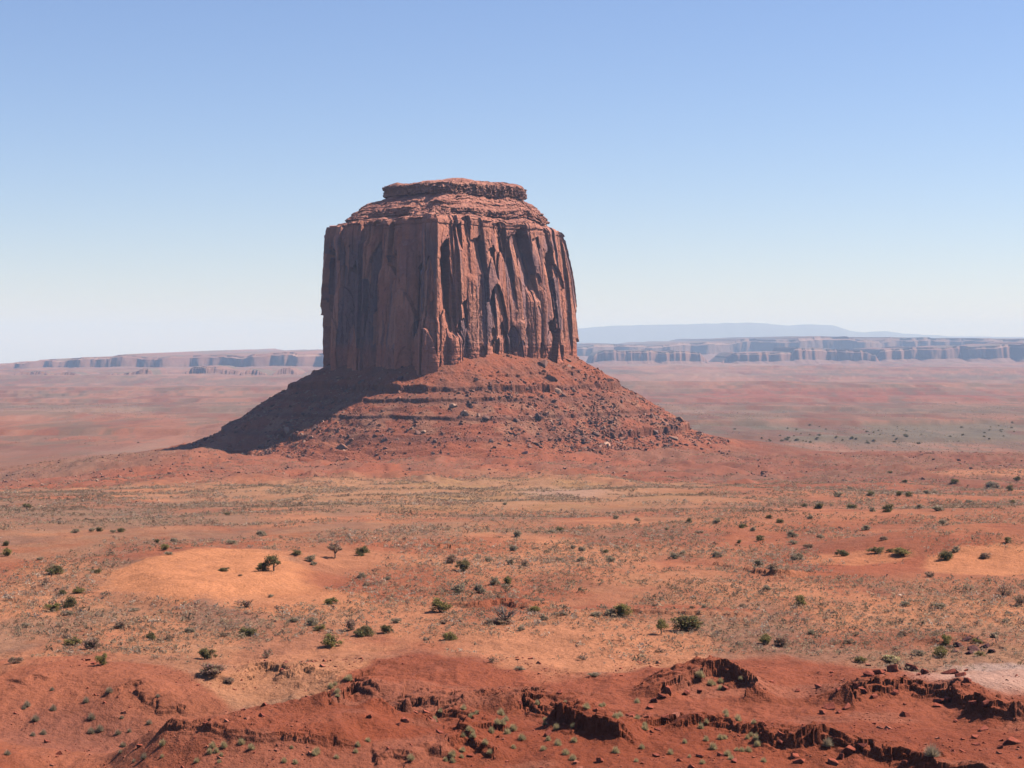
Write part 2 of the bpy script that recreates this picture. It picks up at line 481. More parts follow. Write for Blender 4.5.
    c = mixc(c, (0.60, 0.35, 0.25), ell(u, v, 262, 708, 40, 7, 0.5, e) * 0.8)
    c = c * (1 - 0.06 * fg[..., None])
    # far plain: bands of red, dusty pink and grey-green
    far = sstep(2250, 2700, D)
    fb = fbm(x / 1500, y / 2300, 4, 951); fb2 = fbm(x / 420, y / 800, 4, 961)
    fc = np.zeros_like(c) + np.asarray((0.47, 0.245, 0.165), dtype=np.float32)
    vv = v + 5 * fb
    right = sstep(380, 560, u)
    fc = mixc(fc, (0.46, 0.17, 0.095), (1 - right) * ell(vv, vv, 430, 430, 32, 32, 0.5) * (0.6 + 0.4 * fb2))
    fc = mixc(fc, (0.27, 0.225, 0.16), (1 - right) * ell(vv, vv, 406, 406, 6, 6, 0.6) * 0.7)
    fc = mixc(fc, (0.27, 0.225, 0.16), right * ell(vv, vv, 431, 431, 13, 13, 0.4) * 0.95)
    fc = mixc(fc, (0.33, 0.21, 0.15), right * ell(vv, vv, 412, 412, 6, 6, 0.6) * 0.8)
    fc = mixc(fc, (0.42, 0.13, 0.085), right * ell(vv, vv, 396, 396, 9, 9, 0.6) * (0.65 + 0.35 * fb2))
    fc = mixc(fc, (0.26, 0.20, 0.16), right * ell(vv, vv, 374, 374, 3, 3, 0.6) * 0.8)
    fc = mixc(fc, (0.26, 0.22, 0.16), sstep(0.15, 0.5, fb2) * 0.45)
    fc = mixc(fc, (0.30, 0.13, 0.09), sstep(0.05, 0.4, fbm(x / 130, y / 330, 4, 965)) * 0.65)
    ff = fbm(x / 22, y / 110, 4, 969)
    fc = fc * (1 + 0.22 * ff[..., None])
    fc = mixc(fc, (0.20, 0.16, 0.12), sstep(0.25, 0.5, ff) * 0.45)
    fc = mixc(fc, (0.22, 0.19, 0.14), sstep(0.1, 0.4, fbm(x / 60, y / 170, 4, 967)) * 0.5)
    fc = mixc(fc, (0.62, 0.40, 0.30), sstep(0.3, 0.5, fbm(x / 90, y / 420, 5, 968)) * 0.2)
    fc = mixc(fc, (0.60, 0.36, 0.26), sstep(0.0, 0.7, fbm(x / 500, y / 1500, 5, 971)) * 0.4)
    c = c * (1 - far[..., None]) + fc * far[..., None]
    c = c * (1 + 0.10 * nfine[..., None] * (1 - far[..., None]))
    return c * np.array((0.565, 0.495, 0.475), dtype=np.float32)

# ------------------------------------------------------------------ ground mesh: one sheet from under the camera to the horizon
def build_ground():
    D = [2.0, 5, 10, 20, 40, 70, 100, 125, 145, 160, 170, 178]
    d = 184.0
    while d < 2400:
        D.append(d)
        if d < 290: d += 0.22
        else:
            z = -float(np.interp(math.log(d + 1), tL, tZs))
            d += max(0.22, min(0.62 * d * d / (F * z) * (1.0 if d > 420 else 0.7), d * 0.006))
    while d < 61000:
        D.append(d); d *= 1.0042 if d < 9000 else 1.0065
    D.append(62000.0)
    D = np.array(D)
    core = np.arctan((np.concatenate([np.arange(-420, -30, 2.0), np.arange(-30, 1055, 1.0), np.arange(1055, 1445, 2.0)]) - 512) / F)
    side = np.linspace(0, 1, 70)[1:] ** 1.6
    A = np.concatenate([core[0] - side[::-1] * (R(70) + core[0]), core, core[-1] + side * (R(70) - core[-1])])
    X = D[:, None] * np.sin(A)[None, :]; Y = D[:, None] * np.cos(A)[None, :]
    Z = H(X, Y)
    x = X.ravel(); y = Y.ravel(); z = Z.ravel()
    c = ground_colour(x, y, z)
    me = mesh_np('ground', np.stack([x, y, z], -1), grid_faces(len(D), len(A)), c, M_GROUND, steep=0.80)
    return tag(link('ground', me), kind='structure')
ground = build_ground()

# ------------------------------------------------------------------ the butte
POLY = np.array([(-200, 2085), (-203, 1990), (-150, 1950), (-118, 1915), (-83, 1893), (-64, 1908), (-18, 1948), (22, 1985), (50, 2011), (75, 2060), (60, 2140), (-30, 2172), (-160, 2160)], dtype=float)
BC = np.array([-64.0, 2045.0])

def plan(n, sig):
    P = np.vstack([POLY, POLY[:1]])
    l = np.hypot(*(P[1:] - P[:-1]).T); cum = np.concatenate([[0], np.cumsum(l)])
    s = np.linspace(0, cum[-1], n, endpoint=False)
    Q = np.stack([np.interp(s, cum, P[:, 0]), np.interp(s, cum, P[:, 1])], -1)
    w = int(sig * 4 / (cum[-1] / n)); k = np.exp(-0.5 * (np.arange(-w, w + 1) * (cum[-1] / n) / sig) ** 2); k /= k.sum()
    Q = np.stack([np.convolve(np.concatenate([Q[-w:, i], Q[:, i], Q[:w, i]]), k, mode='valid') for i in (0, 1)], -1)
    T = np.roll(Q, -1, 0) - np.roll(Q, 1, 0)
    N = np.stack([T[:, 1], -T[:, 0]], -1); N /= np.hypot(N[:, 0], N[:, 1])[:, None]
    if ((Q - BC) * N).sum() < 0: N = -N
    return Q, N, s

def periodic_noise(ang, zz, fa, fz, octv, seed):
    """noise round the butte: circle of radius fa so that it closes."""
    return fbx(np.cos(ang) * fa + np.sin(ang) * fa * 0.37 + 20 + ang * 0, zz * fz, octv, seed)

butte = bpy.data.objects.new('butte', None)
COL.objects.link(butte)
tag(butte, 'great red sandstone butte with sheer fluted walls, layered cap and talus skirt', 'butte')

def rim_z(s, Q):
    return np.interp(Q[:, 0], [-205, -185, -183, -150, -85, 0, 60, 75], [124, 124, 125, 128, 131, 130, 125, 122]) + 1.2 * n2(s / 6, s * 0, 71) + 1.5 * n2(s / 22, s * 0, 72)

# alcoves and recessed panels of the sunlit wall: column, top row, bottom row, half width, depth, lean
ALCOVES = [(447, 238, 322, 6.5, 9, 0.0), (481, 236, 268, 6, 5, 3), (494, 246, 276, 3.5, 4, 3), (527, 228, 292, 9, 9, 8), (513, 226, 300, 4, 5, 6),
           (558, 244, 336, 7, 9, 5), (541, 236, 262, 4, 4, 3), (496, 338, 362, 5, 4, 0), (552, 318, 356, 4, 6, 0),
           (463, 300, 330, 3.5, 3, 2), (470, 216, 240, 5, 4, 0), (493, 285, 330, 3.5, 4, 3), (462, 222, 246, 4, 5, 0),
           (432, 300, 330, 4, 3, 2), (500, 215, 232, 3, 4, 2), (350, 260, 350, 5, 4, 0), (385, 250, 350, 5, 4, 0)]
PILLARS = [(454, 334, 372, 7, 7), (430, 318, 375, 9, 5), (421, 268, 380, 8, 4), (505, 335, 365, 6, 2.5), (520, 320, 365, 7, 3), (533, 290, 365, 6, 3.5),
           (543, 288, 360, 4, 3), (473, 275, 365, 6, 2.5), (334, 235, 375, 7, 4), (362, 240, 375, 7, 4), (400, 240, 380, 9, 3)]

def build_cliff():
    n = 2000; Q, N, s = plan(n, 7.0)
    nr = 330
    rz = rim_z(s, Q)
    t = np.linspace(0, 1, nr)[:, None]
    z = -48 + t * (rz[None, :] + 48)
    sx = s[None, :] + 0 * z
    sw = sx + 2.5 * fbx(sx / 30, z / 60, 2, 11)
    u0 = 512 + F * Q[:, 0] / Q[:, 1]
    front = (N[:, 1] < -0.12)
    left = np.clip(-N[:, 0] * 1.6 + 0.1, 0, 1)[None, :]
    disp = (4.5 + 2.5 * left) * fbx(sw / 46, z / 300, 2, 21)
    wx = sx + 0.35 * fbm(sx / 5, z / 7, 3, 12) + 1.2 * n2(sx / 60, z / 160, 13)
    cells = []
    for w, h, amp, tilt, sd in ((36, 150, 4.2, 1.1, 22), (17, 75, 2.4, 1.0, 23), (8, 34, 0.55, 0.6, 24), (3.4, 13, 0.30, 0.35, 25)):
        v, o, v2, b_ = colcells(wx / w + 0.31 * sd, z, h, sd)
        disp += amp * (v + tilt * 1.3 * o * v2) * (1 + 0.35 * left)
        cells.append(v2)
    col = 1 - np.abs(n2(wx / 38, z / 400, 23)) * 18.0
    disp -= 6.5 * np.clip(col, 0, 1) * sstep(-0.4, 0.2, n2(sx / 60, z / 70, 24)) * (1 + 0.4 * left)
    disp += 0.28 * fbx(sw / 4.0, z / 14, 3, 31) + 0.22 * fbm(sx / 2.5, z / 3.0, 3, 33)
    U = u0[None, :] + 0 * z; V = VH - F * z / Q[None, :, 1]
    fr = front[None, :]
    for (au, a, b, hw, dep, lean) in ALCOVES:
        tt = np.clip((V - a) / (b - a), -0.5, 1.5)
        cu = au + lean * (tt - 0.5)
        wid = hw * (1.15 - 0.35 * np.clip(tt, 0, 1))
        q = (U - cu + 0.35 * n2(sx / 3, z / 5, 40)) / np.maximum(wid, 0.3)
        qq = np.clip((q + 1.1) / 1.9, 0, 1)
        tb = tt - 0.16 * (1 - qq) - 0.03 * voro(sx / 2.2, z / 3.0, 41)[0]
        m = qq * (1 - sstep(0.86, 0.97, q)) * sstep(-0.02, 0.02, tb) * np.clip(1.15 - np.clip(tt, 0, 2), 0, 1) ** 0.6
        disp -= 1.6 * dep * m * fr
    for (au, a, b, hw, dep) in PILLARS:
        q = (U - au + 1.0 * n2(sx / 7, z / 12, 44)) / hw
        m = np.sqrt(np.clip(1 - q * q, 0, 1)) * sstep(a - 2, a + 5, V + 2.5 * n2(sx / 3, z / 4, 45))
        disp += dep * m * fr
    # thin bedding near the foot, slabs breaking at the rim
    low = 1 - sstep(-8, 6, z + 3 * n2(sx / 30, z * 0, 50))
    disp += low * (0.12 * np.sign(n2(z / 1.6, sx / 40, 51)) + 0.5)
    top = sstep(-13, -5, z - rz[None, :])
    disp += top * 0.9 * np.sign(n2(z / 2.2, sx / 60, 53))
    # lean of the wall
    inset_k = np.clip(N[:, 0] - 0.45, 0, 1) * 42 + np.clip(-N[:, 0], 0, 1) * 5 + np.clip(-N[:, 1], 0, 1) * 3
    tz = np.clip((z + 20) / 145, 0, 1)
    disp -= inset_k[None, :] * np.where(N[None, :, 0] > 0, tz ** 2.2, tz)
    # rounded shoulder at the rim
    disp -= 2.2 * sstep(0.97, 1.0, t) ** 2 * (1 - 0.7 * left)
    disp = disp - 0.3 * left
    X = Q[None, :, 0] + N[None, :, 0] * disp; Y = Q[None, :, 1] + N[None, :, 1] * disp
    # close towards the cap
    cx = []; 
    for q, dz in ((0.90, 0.8), (0.70, 2.0)):
        cx.append((BC[0] + (X[-1] - BC[0]) * q, BC[1] + (Y[-1] - BC[1]) * q, z[-1] + dz))
    X = np.vstack([X] + [c[0][None] for c in cx]); Y = np.vstack([Y] + [c[1][None] for c in cx]); Z = np.vstack([z] + [c[2][None] for c in cx])
    # mineral colours: desert varnish streaks running down, paler fresh scars
    zc = np.vstack([z, z[-1:], z[-1:]]); sc_ = np.vstack([sx, sx[-1:], sx[-1:]])
    c = np.zeros(X.shape + (3,), dtype=np.float32) + np.asarray((0.40, 0.185, 0.118), dtype=np.float32)
    st = fbx(sc_ / 9, zc / 110, 4, 60)
    c = mixc(c, (0.300, 0.200, 0.185), sstep(-0.15, 0.35, st) * 0.85)
    c = mixc(c, (0.50, 0.25, 0.16), sstep(0.15, 0.5, fbx(sc_ / 7 + 4, zc / 40, 4, 63)) * 0.7)
    c = mixc(c, (0.17, 0.11, 0.105), sstep(0.3, 0.6, fbx(sc_ / 3.5, zc / 90, 3, 66)) * 0.6)
    pad = lambda q: np.vstack([q, q[-1:], q[-1:]])
    c = mixc(c, (0.175, 0.130, 0.130), sstep(0.05, 0.4, pad(cells[1])) * sstep(130, 90, zc) * 0.8)
    c = mixc(c, (0.54, 0.265, 0.16), sstep(0.35, 0.6, pad(cells[2])) * 0.65)
    c = mixc(c, (0.46, 0.20, 0.125), sstep(0.35, 0.7, -pad(cells[0])) * 0.5)
    c = mixc(c, (0.44, 0.17, 0.10), (1 - sstep(-14, 0, zc + 4 * n2(sc_ / 20, zc / 9, 68))) * 0.6)
    c = mixc(c, (0.42, 0.21, 0.145), sstep(-18, -6, zc - rz[None, :]) * 0.7)
    V3 = np.stack([X, Y, Z], -1).reshape(-1, 3)
    me = mesh_np('cliff', V3, grid_faces(nr + 2, n, True), (c * np.array((1.18, 0.94, 0.93))).reshape(-1, 3), M_CLIFF, smooth=False)
    return link('cliff', me, butte)
build_cliff()

def build_cap():
    n = 1300; Q, N, s = plan(n, 17.0)
    rz = rim_z(s, Q) - 2.0
    CC = np.array([-43.0, 2045.0])
    inset = np.clip(N[:, 0] - 0.45, 0, 1) * 38 + np.clip(-N[:, 0], 0, 1) * 5 + np.clip(-N[:, 1], 0, 1) * 3 + 3
    Q = Q - N * inset[:, None]
    #       q, height (None = rim), block amplitude, outward layer
    prof = [(0.99, -1.0, .3), (0.965, 1.2, .8), (0.955, 2.8, .8), (0.90, 4.4, .5), (0.862, 6.2, .6), (0.880, 6.7, 1.0), (0.880, 10.2, 1.2), (0.870, 10.5, 1.2), (0.868, 14.6, 1.0), (0.83, 15.4, .5)]
    rows = []
    base = 129.0
    for q, h, a in prof: rows.append((q, h, a, 1.0 - h / 16.2))
    rows += [(0.795, 141.0 - base + 6, .7, 0), (0.76, 144.0 - base + 6, .6, 0), (0.75, 145.8 - base + 6, .9, 0), (0.71, 148.0 - base + 6, .5, 0), (0.672, 151.5 - base + 6, .6, 0)]
    up = [(0.628, 155.5, .6), (0.606, 157.0, .5), (0.640, 157.4, 1.0), (0.646, 161.0, 1.3), (0.640, 161.4, 1.3), (0.646, 167.6, 1.3), (0.625, 169.6, .8), (0.58, 171.4, .8), (0.52, 172.8, .8), (0.46, 173.0, .8), (0.42, 174.8, .8), (0.30, 175.0, .6), (0.15, 175.2, .3), (0.01, 175.2, .0)]
    qs = []; zs = []; am = []
    for q, h, a, k in rows:
        qs.append(np.full(n, q)); am.append(a)
        zs.append(rz * k + (1 - k) * base + h if k > 0 else np.full(n, base + h - 6 + 6))
    for i in range(len(prof)):
        h = prof[i][1]; k = h / 16.2
        zs[i] = rz + h * (142.5 - rz) / 16.2
    for i in range(len(prof), len(rows)):
        zs[i] = np.full(n, [143.6, 146.0, 148.2, 150.0, 152.8][i - len(prof)])
    for q, h, a in up:
        qs.append(np.full(n, q)); am.append(a); zs.append(np.full(n, h))
    qs = np.array(qs); zs = np.array(zs); am = np.array(am)
    # resample to fine rows
    nr = 230
    i = np.linspace(0, len(qs) - 1, nr); k = np.minimum(i.astype(int), len(qs) - 2); f = (i - k)[:, None]
    q = qs[k] * (1 - f) + qs[k + 1] * f; z = zs[k] * (1 - f) + zs[k + 1] * f; a = (am[k] * (1 - f[:, 0]) + am[k + 1] * f[:, 0])[:, None]
    sx = s[None, :] + 0 * z
    # a rubble spill buries the front corner of the cap slab
    s0 = s[int(np.argmin(Q[:, 1]))]; ds = s - s0; sgn = 1.0 if Q[(int(np.argmin(Q[:, 1])) + 20) % n, 0] > Q[int(np.argmin(Q[:, 1])), 0] else -1.0
    ds = ds * sgn
    spill = (sstep(-34, -14, ds) * (1 - sstep(38, 80, ds)))[None, :]
    zt = np.clip((z - 143) / 30, 0, 1)
    qs_lin = 0.80 - 0.36 * zt
    sl = spill * sstep(0.02, 0.2, zt) * (1 - sstep(0.85, 1.0, zt))
    q = q * (1 - sl) + np.maximum(qs_lin, q * 0.98) * sl
    zw = z + 1.8 * fbm(sx / 45, z * 0, 2, 79) + 0.5 * fbm(sx / 9, z / 9, 2, 80)
    bv, bo, b2 = voro(sx / 7.5, zw / 4.2, 82); bw, bo2, b3 = voro(sx / 3.1, zw / 1.9, 84)
    # ledges come and go round the cap: some stretches are buried by rubble slopes
    bury = sstep(-0.1, 0.25, n2(sx / 37, z / 60, 180) + 0.35 * np.clip(N[None, :, 0], 0, 1)) * sstep(128, 131, z) * (1 - sstep(150, 154, z))
    q_sl = np.interp(z, [126, 134, 146, 156], [0.95, 0.895, 0.79, 0.655])
    q = q * (1 - bury) + q_sl * bury
    q = q + 0.018 * fbm(sx / 30, z / 7, 3, 182) * (z < 168)
    blk = 1.25 * bv + 0.7 * bw; big = fbx(sx / 26, z / 40, 2, 83)
    slabz = sstep(157, 159, z) * (1 - sstep(167, 170, z))
    cr = np.clip(1 - np.abs(n2(sx / 8, z / 30, 85)) * 5, 0, 1)
    disp = a * (1.1 * blk + 0.5 * fbm(sx / 2, z / 1.5, 2, 87)) * (1 - 0.4 * sl) + 1.8 * big * np.clip(q * 2, 0, 1) - 3.2 * cr * slabz * (1 - sl) + 0.8 * n2(zw / 1.1, sx / 40, 89) * (z < 168)
    disp = disp + 5.0 * (sstep(-34, -12, ds) * (1 - sstep(0, 50, ds)))[None, :] * sl + 1.6 * sl * fbm(sx / 4, z / 3, 3, 86)
    disp = disp * np.clip(q * 3, 0, 1)
    X = CC[0] + (Q[None, :, 0] - CC[0]) * q + N[None, :, 0] * disp
    Y = CC[1] + (Q[None, :, 1] - CC[1]) * q + N[None, :, 1] * disp
    Z = z + (zw - z) * -0.8 * (z < 168) + 0.5 * fbm(X / 5, Y / 5, 3, 91) + 1.6 * sstep(168, 171, z) * fbm(X / 22, Y / 22, 3, 93)
    c = np.zeros(X.shape + (3,), dtype=np.float32) + np.asarray((0.37, 0.185, 0.128), dtype=np.float32)
    c = mixc(c, (0.26, 0.135, 0.105), sstep(0.0, 0.5, n2(zw / 2.1, sx / 50, 95)) * 0.7)
    c = mixc(c, (0.47, 0.26, 0.18), sstep(0.1, 0.5, fbm(sx / 6, z / 4, 3, 97)) * 0.6)
    c = mixc(c, (0.48, 0.28, 0.20), slabz * 0.5)
    me = mesh_np('cap_rock', np.stack([X, Y, Z], -1).reshape(-1, 3), grid_faces(nr, n, True), (c * np.array((1.18, 0.94, 0.93))).reshape(-1, 3), M_CLIFF, smooth=False)
    return link('cap_rock', me, butte)
build_cap()

def talus_z(s, Q, N, d):
    """height of the talus at arc position s and distance d from the wall."""
    d = np.asarray(d)
    top = np.interp(Q[:, 0], [-205, -150, -95, -60, -10, 70], [-27, -29, -27, -19, -17, -18])[None, :]
    kd = [-12, 0, 25, 60, 100, 135, 165, 200, 250, 330]; kz = [9, 0, -14, -35, -60, -81, -92, -98, -104, -118]
    z = top + np.interp(d, kd, kz)
    sx = s[None, :] + 0 * d
    ang = sx / 1.0
    spread = 1 + np.clip(d, 0, 200) / 90
    k = np.clip(d / 30, 0, 1) * (1 - sstep(150, 260, d))
    z = z + k * (3.2 * fbx(sx / 40, d / 220, 3, 111) + 2.2 * (ridged(sx / 16, d / 120, 2, 113) - 0.5) + 1.5 * fbm(sx / 6, d / 8, 4, 115))
    z = z + 1.6 * np.clip(d / 20, 0, 1) * (1 - sstep(160, 260, d)) * fbm(sx / 14 , d / 14, 3, 117)
    # hard sandstone ledges breaking the shale slope
    for zl, amp, w, seed in ((-50, 9.0, 15.0, 121), (-97, 9.0, 15.0, 125), (-62, 4.5, 8.0, 129), (-78, 3.5, 7, 133), (-36, 2.0, 5, 137)):
        zz = z - zl - 2.0 * n2(sx / 30, sx * 0 + 3.0, seed)
        m = sstep(-0.55, 0.1, n2(sx / 55, sx * 0, seed + 1) + 0.15) * (0.75 + 0.4 * n2(sx / 9, d / 9, seed + 2))
        z = z + amp * m * (sstep(-0.6, 0.6, zz + 0.8 * n2(sx / 5, d / 7, seed + 3)) - sstep(-w, w, zz))
    return z

TQ, TN, TS = plan(1700, 22.0)
def build_talus():
    d = np.concatenate([np.linspace(-12, 175, 300), np.linspace(176, 330, 90)])[:, None]
    Z = talus_z(TS, TQ, TN, d + 0 * TS[None, :])
    X = TQ[None, :, 0] + TN[None, :, 0] * d; Y = TQ[None, :, 1] + TN[None, :, 1] * d
    sx = TS[None, :] + 0 * d
    c = np.zeros(X.shape + (3,), dtype=np.float32) + np.asarray((0.43, 0.145, 0.085), dtype=np.float32)
    c = mixc(c, (0.33, 0.14, 0.095), sstep(-0.2, 0.4, fbm(sx / 22, d / 30, 4, 141)) * 0.7)
    c = mixc(c, (0.50, 0.26, 0.17), sstep(0.1, 0.5, fbm(sx / 8, d / 14, 3, 143)) * sstep(-40, -75, Z) * 0.55)
    c = mixc(c, (0.47, 0.15, 0.08), sstep(-92, -100, Z) * 0.5)
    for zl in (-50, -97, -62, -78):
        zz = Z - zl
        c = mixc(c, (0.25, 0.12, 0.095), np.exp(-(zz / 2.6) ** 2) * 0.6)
    c = c * np.array((0.68, 0.62, 0.58), dtype=np.float32)
    gm = sstep(150, 230, d + 12 * fbm(X / 40, Y / 40, 3, 147))
    x = X.ravel(); y = Y.ravel()
    gc = ground_colour(x, y, Z.ravel()).reshape(X.shape + (3,))
    c = c * (1 - gm[..., None]) + gc * gm[..., None]
    V3 = np.stack([X, Y, Z], -1).reshape(-1, 3)
    me = mesh_np('talus_slope', V3, grid_faces(len(d), len(TS), True), c.reshape(-1, 3), M_TALUS, steep=0.7)
    return link('talus_slope', me, butte), V3
talus, TV = build_talus()
TU, TVv = uv_of(TV[:, 0], TV[:, 1], TV[:, 2])
_ok = (TV[:, 1] < 2060)
def talus_at(u, v):
    e = np.abs(TU - u) + np.abs(TVv - v) + np.where(_ok, 0, 1e6) + np.where(TV[:, 1] > 2000, 3, 0)
    k = int(np.argmin(e)); return Vector(TV[k])

# ------------------------------------------------------------------ far mesas, plateaus and mountains
def make_mesa(name, label, cat, D, pts, zb, cliff, talw, depth, amp, seed, colr, n=700, kind=None, tiers=1):
    """pts: (column, row) of the skyline; the wall stands at distance D, foot at height zb."""
    us = np.array([p[0] for p in pts], float); vs = np.array([p[1] for p in pts], float)
    u = np.linspace(us[0], us[-1], n)
    x = (u - 512) / F * D
    zt = (VH - np.interp(u, us, vs)) / F * D
    if depth < 700:                  # the low mesas out on the plain sit on the ground where they stand
        g = H0(x, x * 0 + D); zb = float(g.min()) - 3
        zt = zt + float(g.mean()) - (VH - vs[0]) / F * D
    px = D / F
    edge = 0.75 * amp * (ridged(x / (amp * 3.4) + seed, x * 0 + seed, 4, seed) - 0.5) * 2 + amp * 0.4 * fbx(x / (amp * 0.6), x * 0, 3, seed + 5)
    zt = zt + px * (1.9 * fbm(x / (px * 30), x * 0, 3, seed + 7) + 0.7 * np.round(1.5 * n2(x / (px * 14), x * 0 + 5, seed + 8)))
    zt = zt - px * 5.0 * sstep(0.25, 0.5, n2(x / (px * 38) + seed, x * 0, seed + 3)) * (D < 20000) * (D > 15000)
    endf = sstep(0, 0.05, (u - u[0]) / (u[-1] - u[0])) * sstep(0, 0.05, (u[-1] - u) / (u[-1] - u[0]))
    hgt = np.maximum(zt - zb, 0) * endf
    kd = np.array([-talw, -talw * 0.55, -talw * 0.2, 0, cliff * 0.15, cliff * 0.3, cliff * 0.3 + talw * 0.12, cliff * 0.3 + talw * 0.14, depth * 0.5, depth])
    kh = np.array([-0.05, 0.10, 0.22, 0.29, 0.58, 0.84, 0.88, 0.985, 1.0, 0.98])
    nr = 46
    dd = np.concatenate([np.linspace(-talw, 0, 14), np.linspace(0, cliff * 0.3, 12)[1:], np.linspace(cliff * 0.3, cliff * 0.3 + talw * 0.16, 10)[1:], np.linspace(cliff * 0.3 + talw * 0.16, depth, 12)[1:]])
    h = np.interp(dd, kd, kh)
    sx = x[None, :] + 0 * dd[:, None]
    flut = fbm(sx / (px * 34), sx * 0 + 2.0, 3, seed + 9) * px * 5 + fbm(sx / (px * 8), dd[:, None] / (px * 8), 3, seed + 10) * px * 1.6
    k = np.exp(-((dd - cliff * 0.15) / (talw * 0.7)) ** 2)[:, None]
    Y = D + edge[None, :] * np.clip(1 - dd[:, None] / depth, 0, 1) + dd[:, None] + flut * k
    Z = zb + hgt[None, :] * h[:, None] + 0.02 * hgt[None, :] * fbm(sx / (px * 10), Y / (px * 14), 3, seed + 11)
    Z = np.where(h[:, None] < 0.05, Z - 4, Z)
    c = np.zeros(Z.shape + (3,), dtype=np.float32) + np.asarray(colr, dtype=np.float32)
    c = mixc(c, (0.55, 0.32, 0.22), ((h > 0.84)[:, None] & (h < 0.97)[:, None]) * 0.7 * sstep(-0.2, 0.3, fbx(sx / (px * 30), sx * 0, 3, seed + 13)))
    c = mixc(c, (0.24, 0.20, 0.14), (h > 0.975)[:, None] * sstep(-0.2, 0.3, fbm(sx / (px * 20), Y / (px * 60), 3, seed + 15)) * 0.7)
    c = mixc(c, (0.38, 0.21, 0.15), (h < 0.42)[:, None] * 0.8 * np.ones_like(sx))
    c = c * np.array((0.54, 0.52, 0.52), dtype=np.float32)
    me = mesh_np(name, np.stack([sx, Y, Z], -1).reshape(-1, 3), grid_faces(len(dd), n), c.reshape(-1, 3), M_MESA, smooth=False)
    o = link(name, me)
    return tag(o, label, cat, None, kind)

def plain_z(D): return float(np.interp(math.log(D + 1), tL, tZs)) - 6
RC = (0.40, 0.20, 0.14)
make_mesa('plateau', 'long pale layered plateau rim on the horizon left of the butte', 'plateau', 14000,
          [(-90, 366), (0, 364), (28, 361), (50, 360.5), (95, 357), (180, 355.5), (250, 354.5), (320, 353), (420, 351), (470, 352)], plain_z(12500) - 30, 110, 900, 9000, 420, 3, RC)
make_mesa('mesa', 'low flat hazy mesa at far left, below the pale plateau rim', 'mesa', 10500, [(12, 381), (20, 378.5), (45, 378), (68, 378.5), (82, 381)], plain_z(10300) - 30, 60, 110, 500, 60, 5, RC, 200)
make_mesa('mesa', 'short dark hazy mesa standing second from the left below the plateau', 'mesa', 10500, [(105, 380), (113, 377), (140, 375), (147, 376), (152, 379)], plain_z(10300) - 30, 60, 110, 500, 60, 8, RC, 150)
make_mesa('mesa', 'wider uneven hazy mesa midway between the far left and the butte', 'mesa', 11000, [(182, 378), (190, 373), (203, 370), (218, 371.5), (224, 373), (236, 374), (244, 377)], plain_z(10800) - 30, 70, 110, 600, 60, 11, RC, 180)
make_mesa('mesa', 'small rounded hazy mesa just left of the butte talus', 'mesa', 11000, [(240, 377), (250, 372), (258, 371), (268, 375)], plain_z(10800) - 30, 60, 90, 500, 40, 14, RC, 120)
make_mesa('mesa', 'little peaked hazy mesa nearest the left talus of the butte', 'mesa', 11000, [(272, 377), (282, 370.5), (289, 370), (298, 376)], plain_z(10800) - 30, 60, 90, 500, 40, 17, RC, 120)
make_mesa('mesa', 'dark blue shaded mesa just right of the butte wall', 'mesa', 15500, [(588, 362), (598, 354), (604, 350.5), (640, 351), (668, 349.5), (684, 350), (700, 352), (706, 358), (712, 362)], plain_z(15000), 90, 260, 900, 120, 21, RC, 320)
make_mesa('mesa', 'broad shaded mesa with pale sunlit bench right of the first dark mesa', 'mesa', 16000, [(716, 361), (728, 352), (735, 347), (770, 348), (815, 349.5), (860, 351), (880, 357)], plain_z(15500), 90, 320, 1100, 220, 24, RC, 420)
make_mesa('mesa', 'long indented mesa wall running off the right edge of the view', 'mesa', 16500, [(868, 358), (880, 350), (920, 348), (955, 346.5), (1000, 345), (1100, 344)], plain_z(16000), 90, 320, 1300, 260, 27, RC, 420)
make_mesa('plateau', 'high grey plateau behind the mesas right of the butte', 'plateau', 20500, [(540, 346), (578, 345.5), (620, 344.5), (700, 342), (760, 339.5), (805, 338.5), (860, 338.5), (910, 338), (950, 338.5), (990, 340), (1120, 341)], plain_z(19000), 150, 1100, 9000, 500, 30, (0.34, 0.20, 0.14), 800)

def mountains():
    D = 52000.0
    pts = [(470, 338), (540, 331), (578, 329), (612, 325.5), (660, 325), (700, 323.5), (745, 323), (785, 325), (812, 325), (832, 325.5), (846, 330), (862, 332.5), (885, 331.5), (900, 334), (935, 335), (955, 336), (1000, 336.5), (1100, 338)]
    us = [p[0] for p in pts]; vs = [p[1] for p in pts]
    n = 600; u = np.linspace(470, 1100, n); x = (u - 512) / F * D
    zt = (VH - np.interp(u, us, vs)) / F * D + 18 * fbx(x / 700, x * 0, 4, 41)
    d = np.linspace(-6000, 8000, 60); prof = np.exp(-(d / 3200.0) ** 2)
    X = x[None, :] + 0 * d[:, None]; Y = D + d[:, None] + 0 * X
    Z = -300 + (zt[None, :] + 300) * prof[:, None] * (1 + 0.10 * fbm(X / 2500, Y / 2500, 4, 43) * (1 - prof[:, None]))
    c = np.zeros(Z.shape + (3,), dtype=np.float32) + np.asarray((0.16, 0.14, 0.11), dtype=np.float32)
    me = mesh_np('mountains', np.stack([X, Y, Z], -1).reshape(-1, 3), grid_faces(len(d), n), c.reshape(-1, 3), M_MESA)
    return tag(link('mountains', me), kind='structure')
mountains()

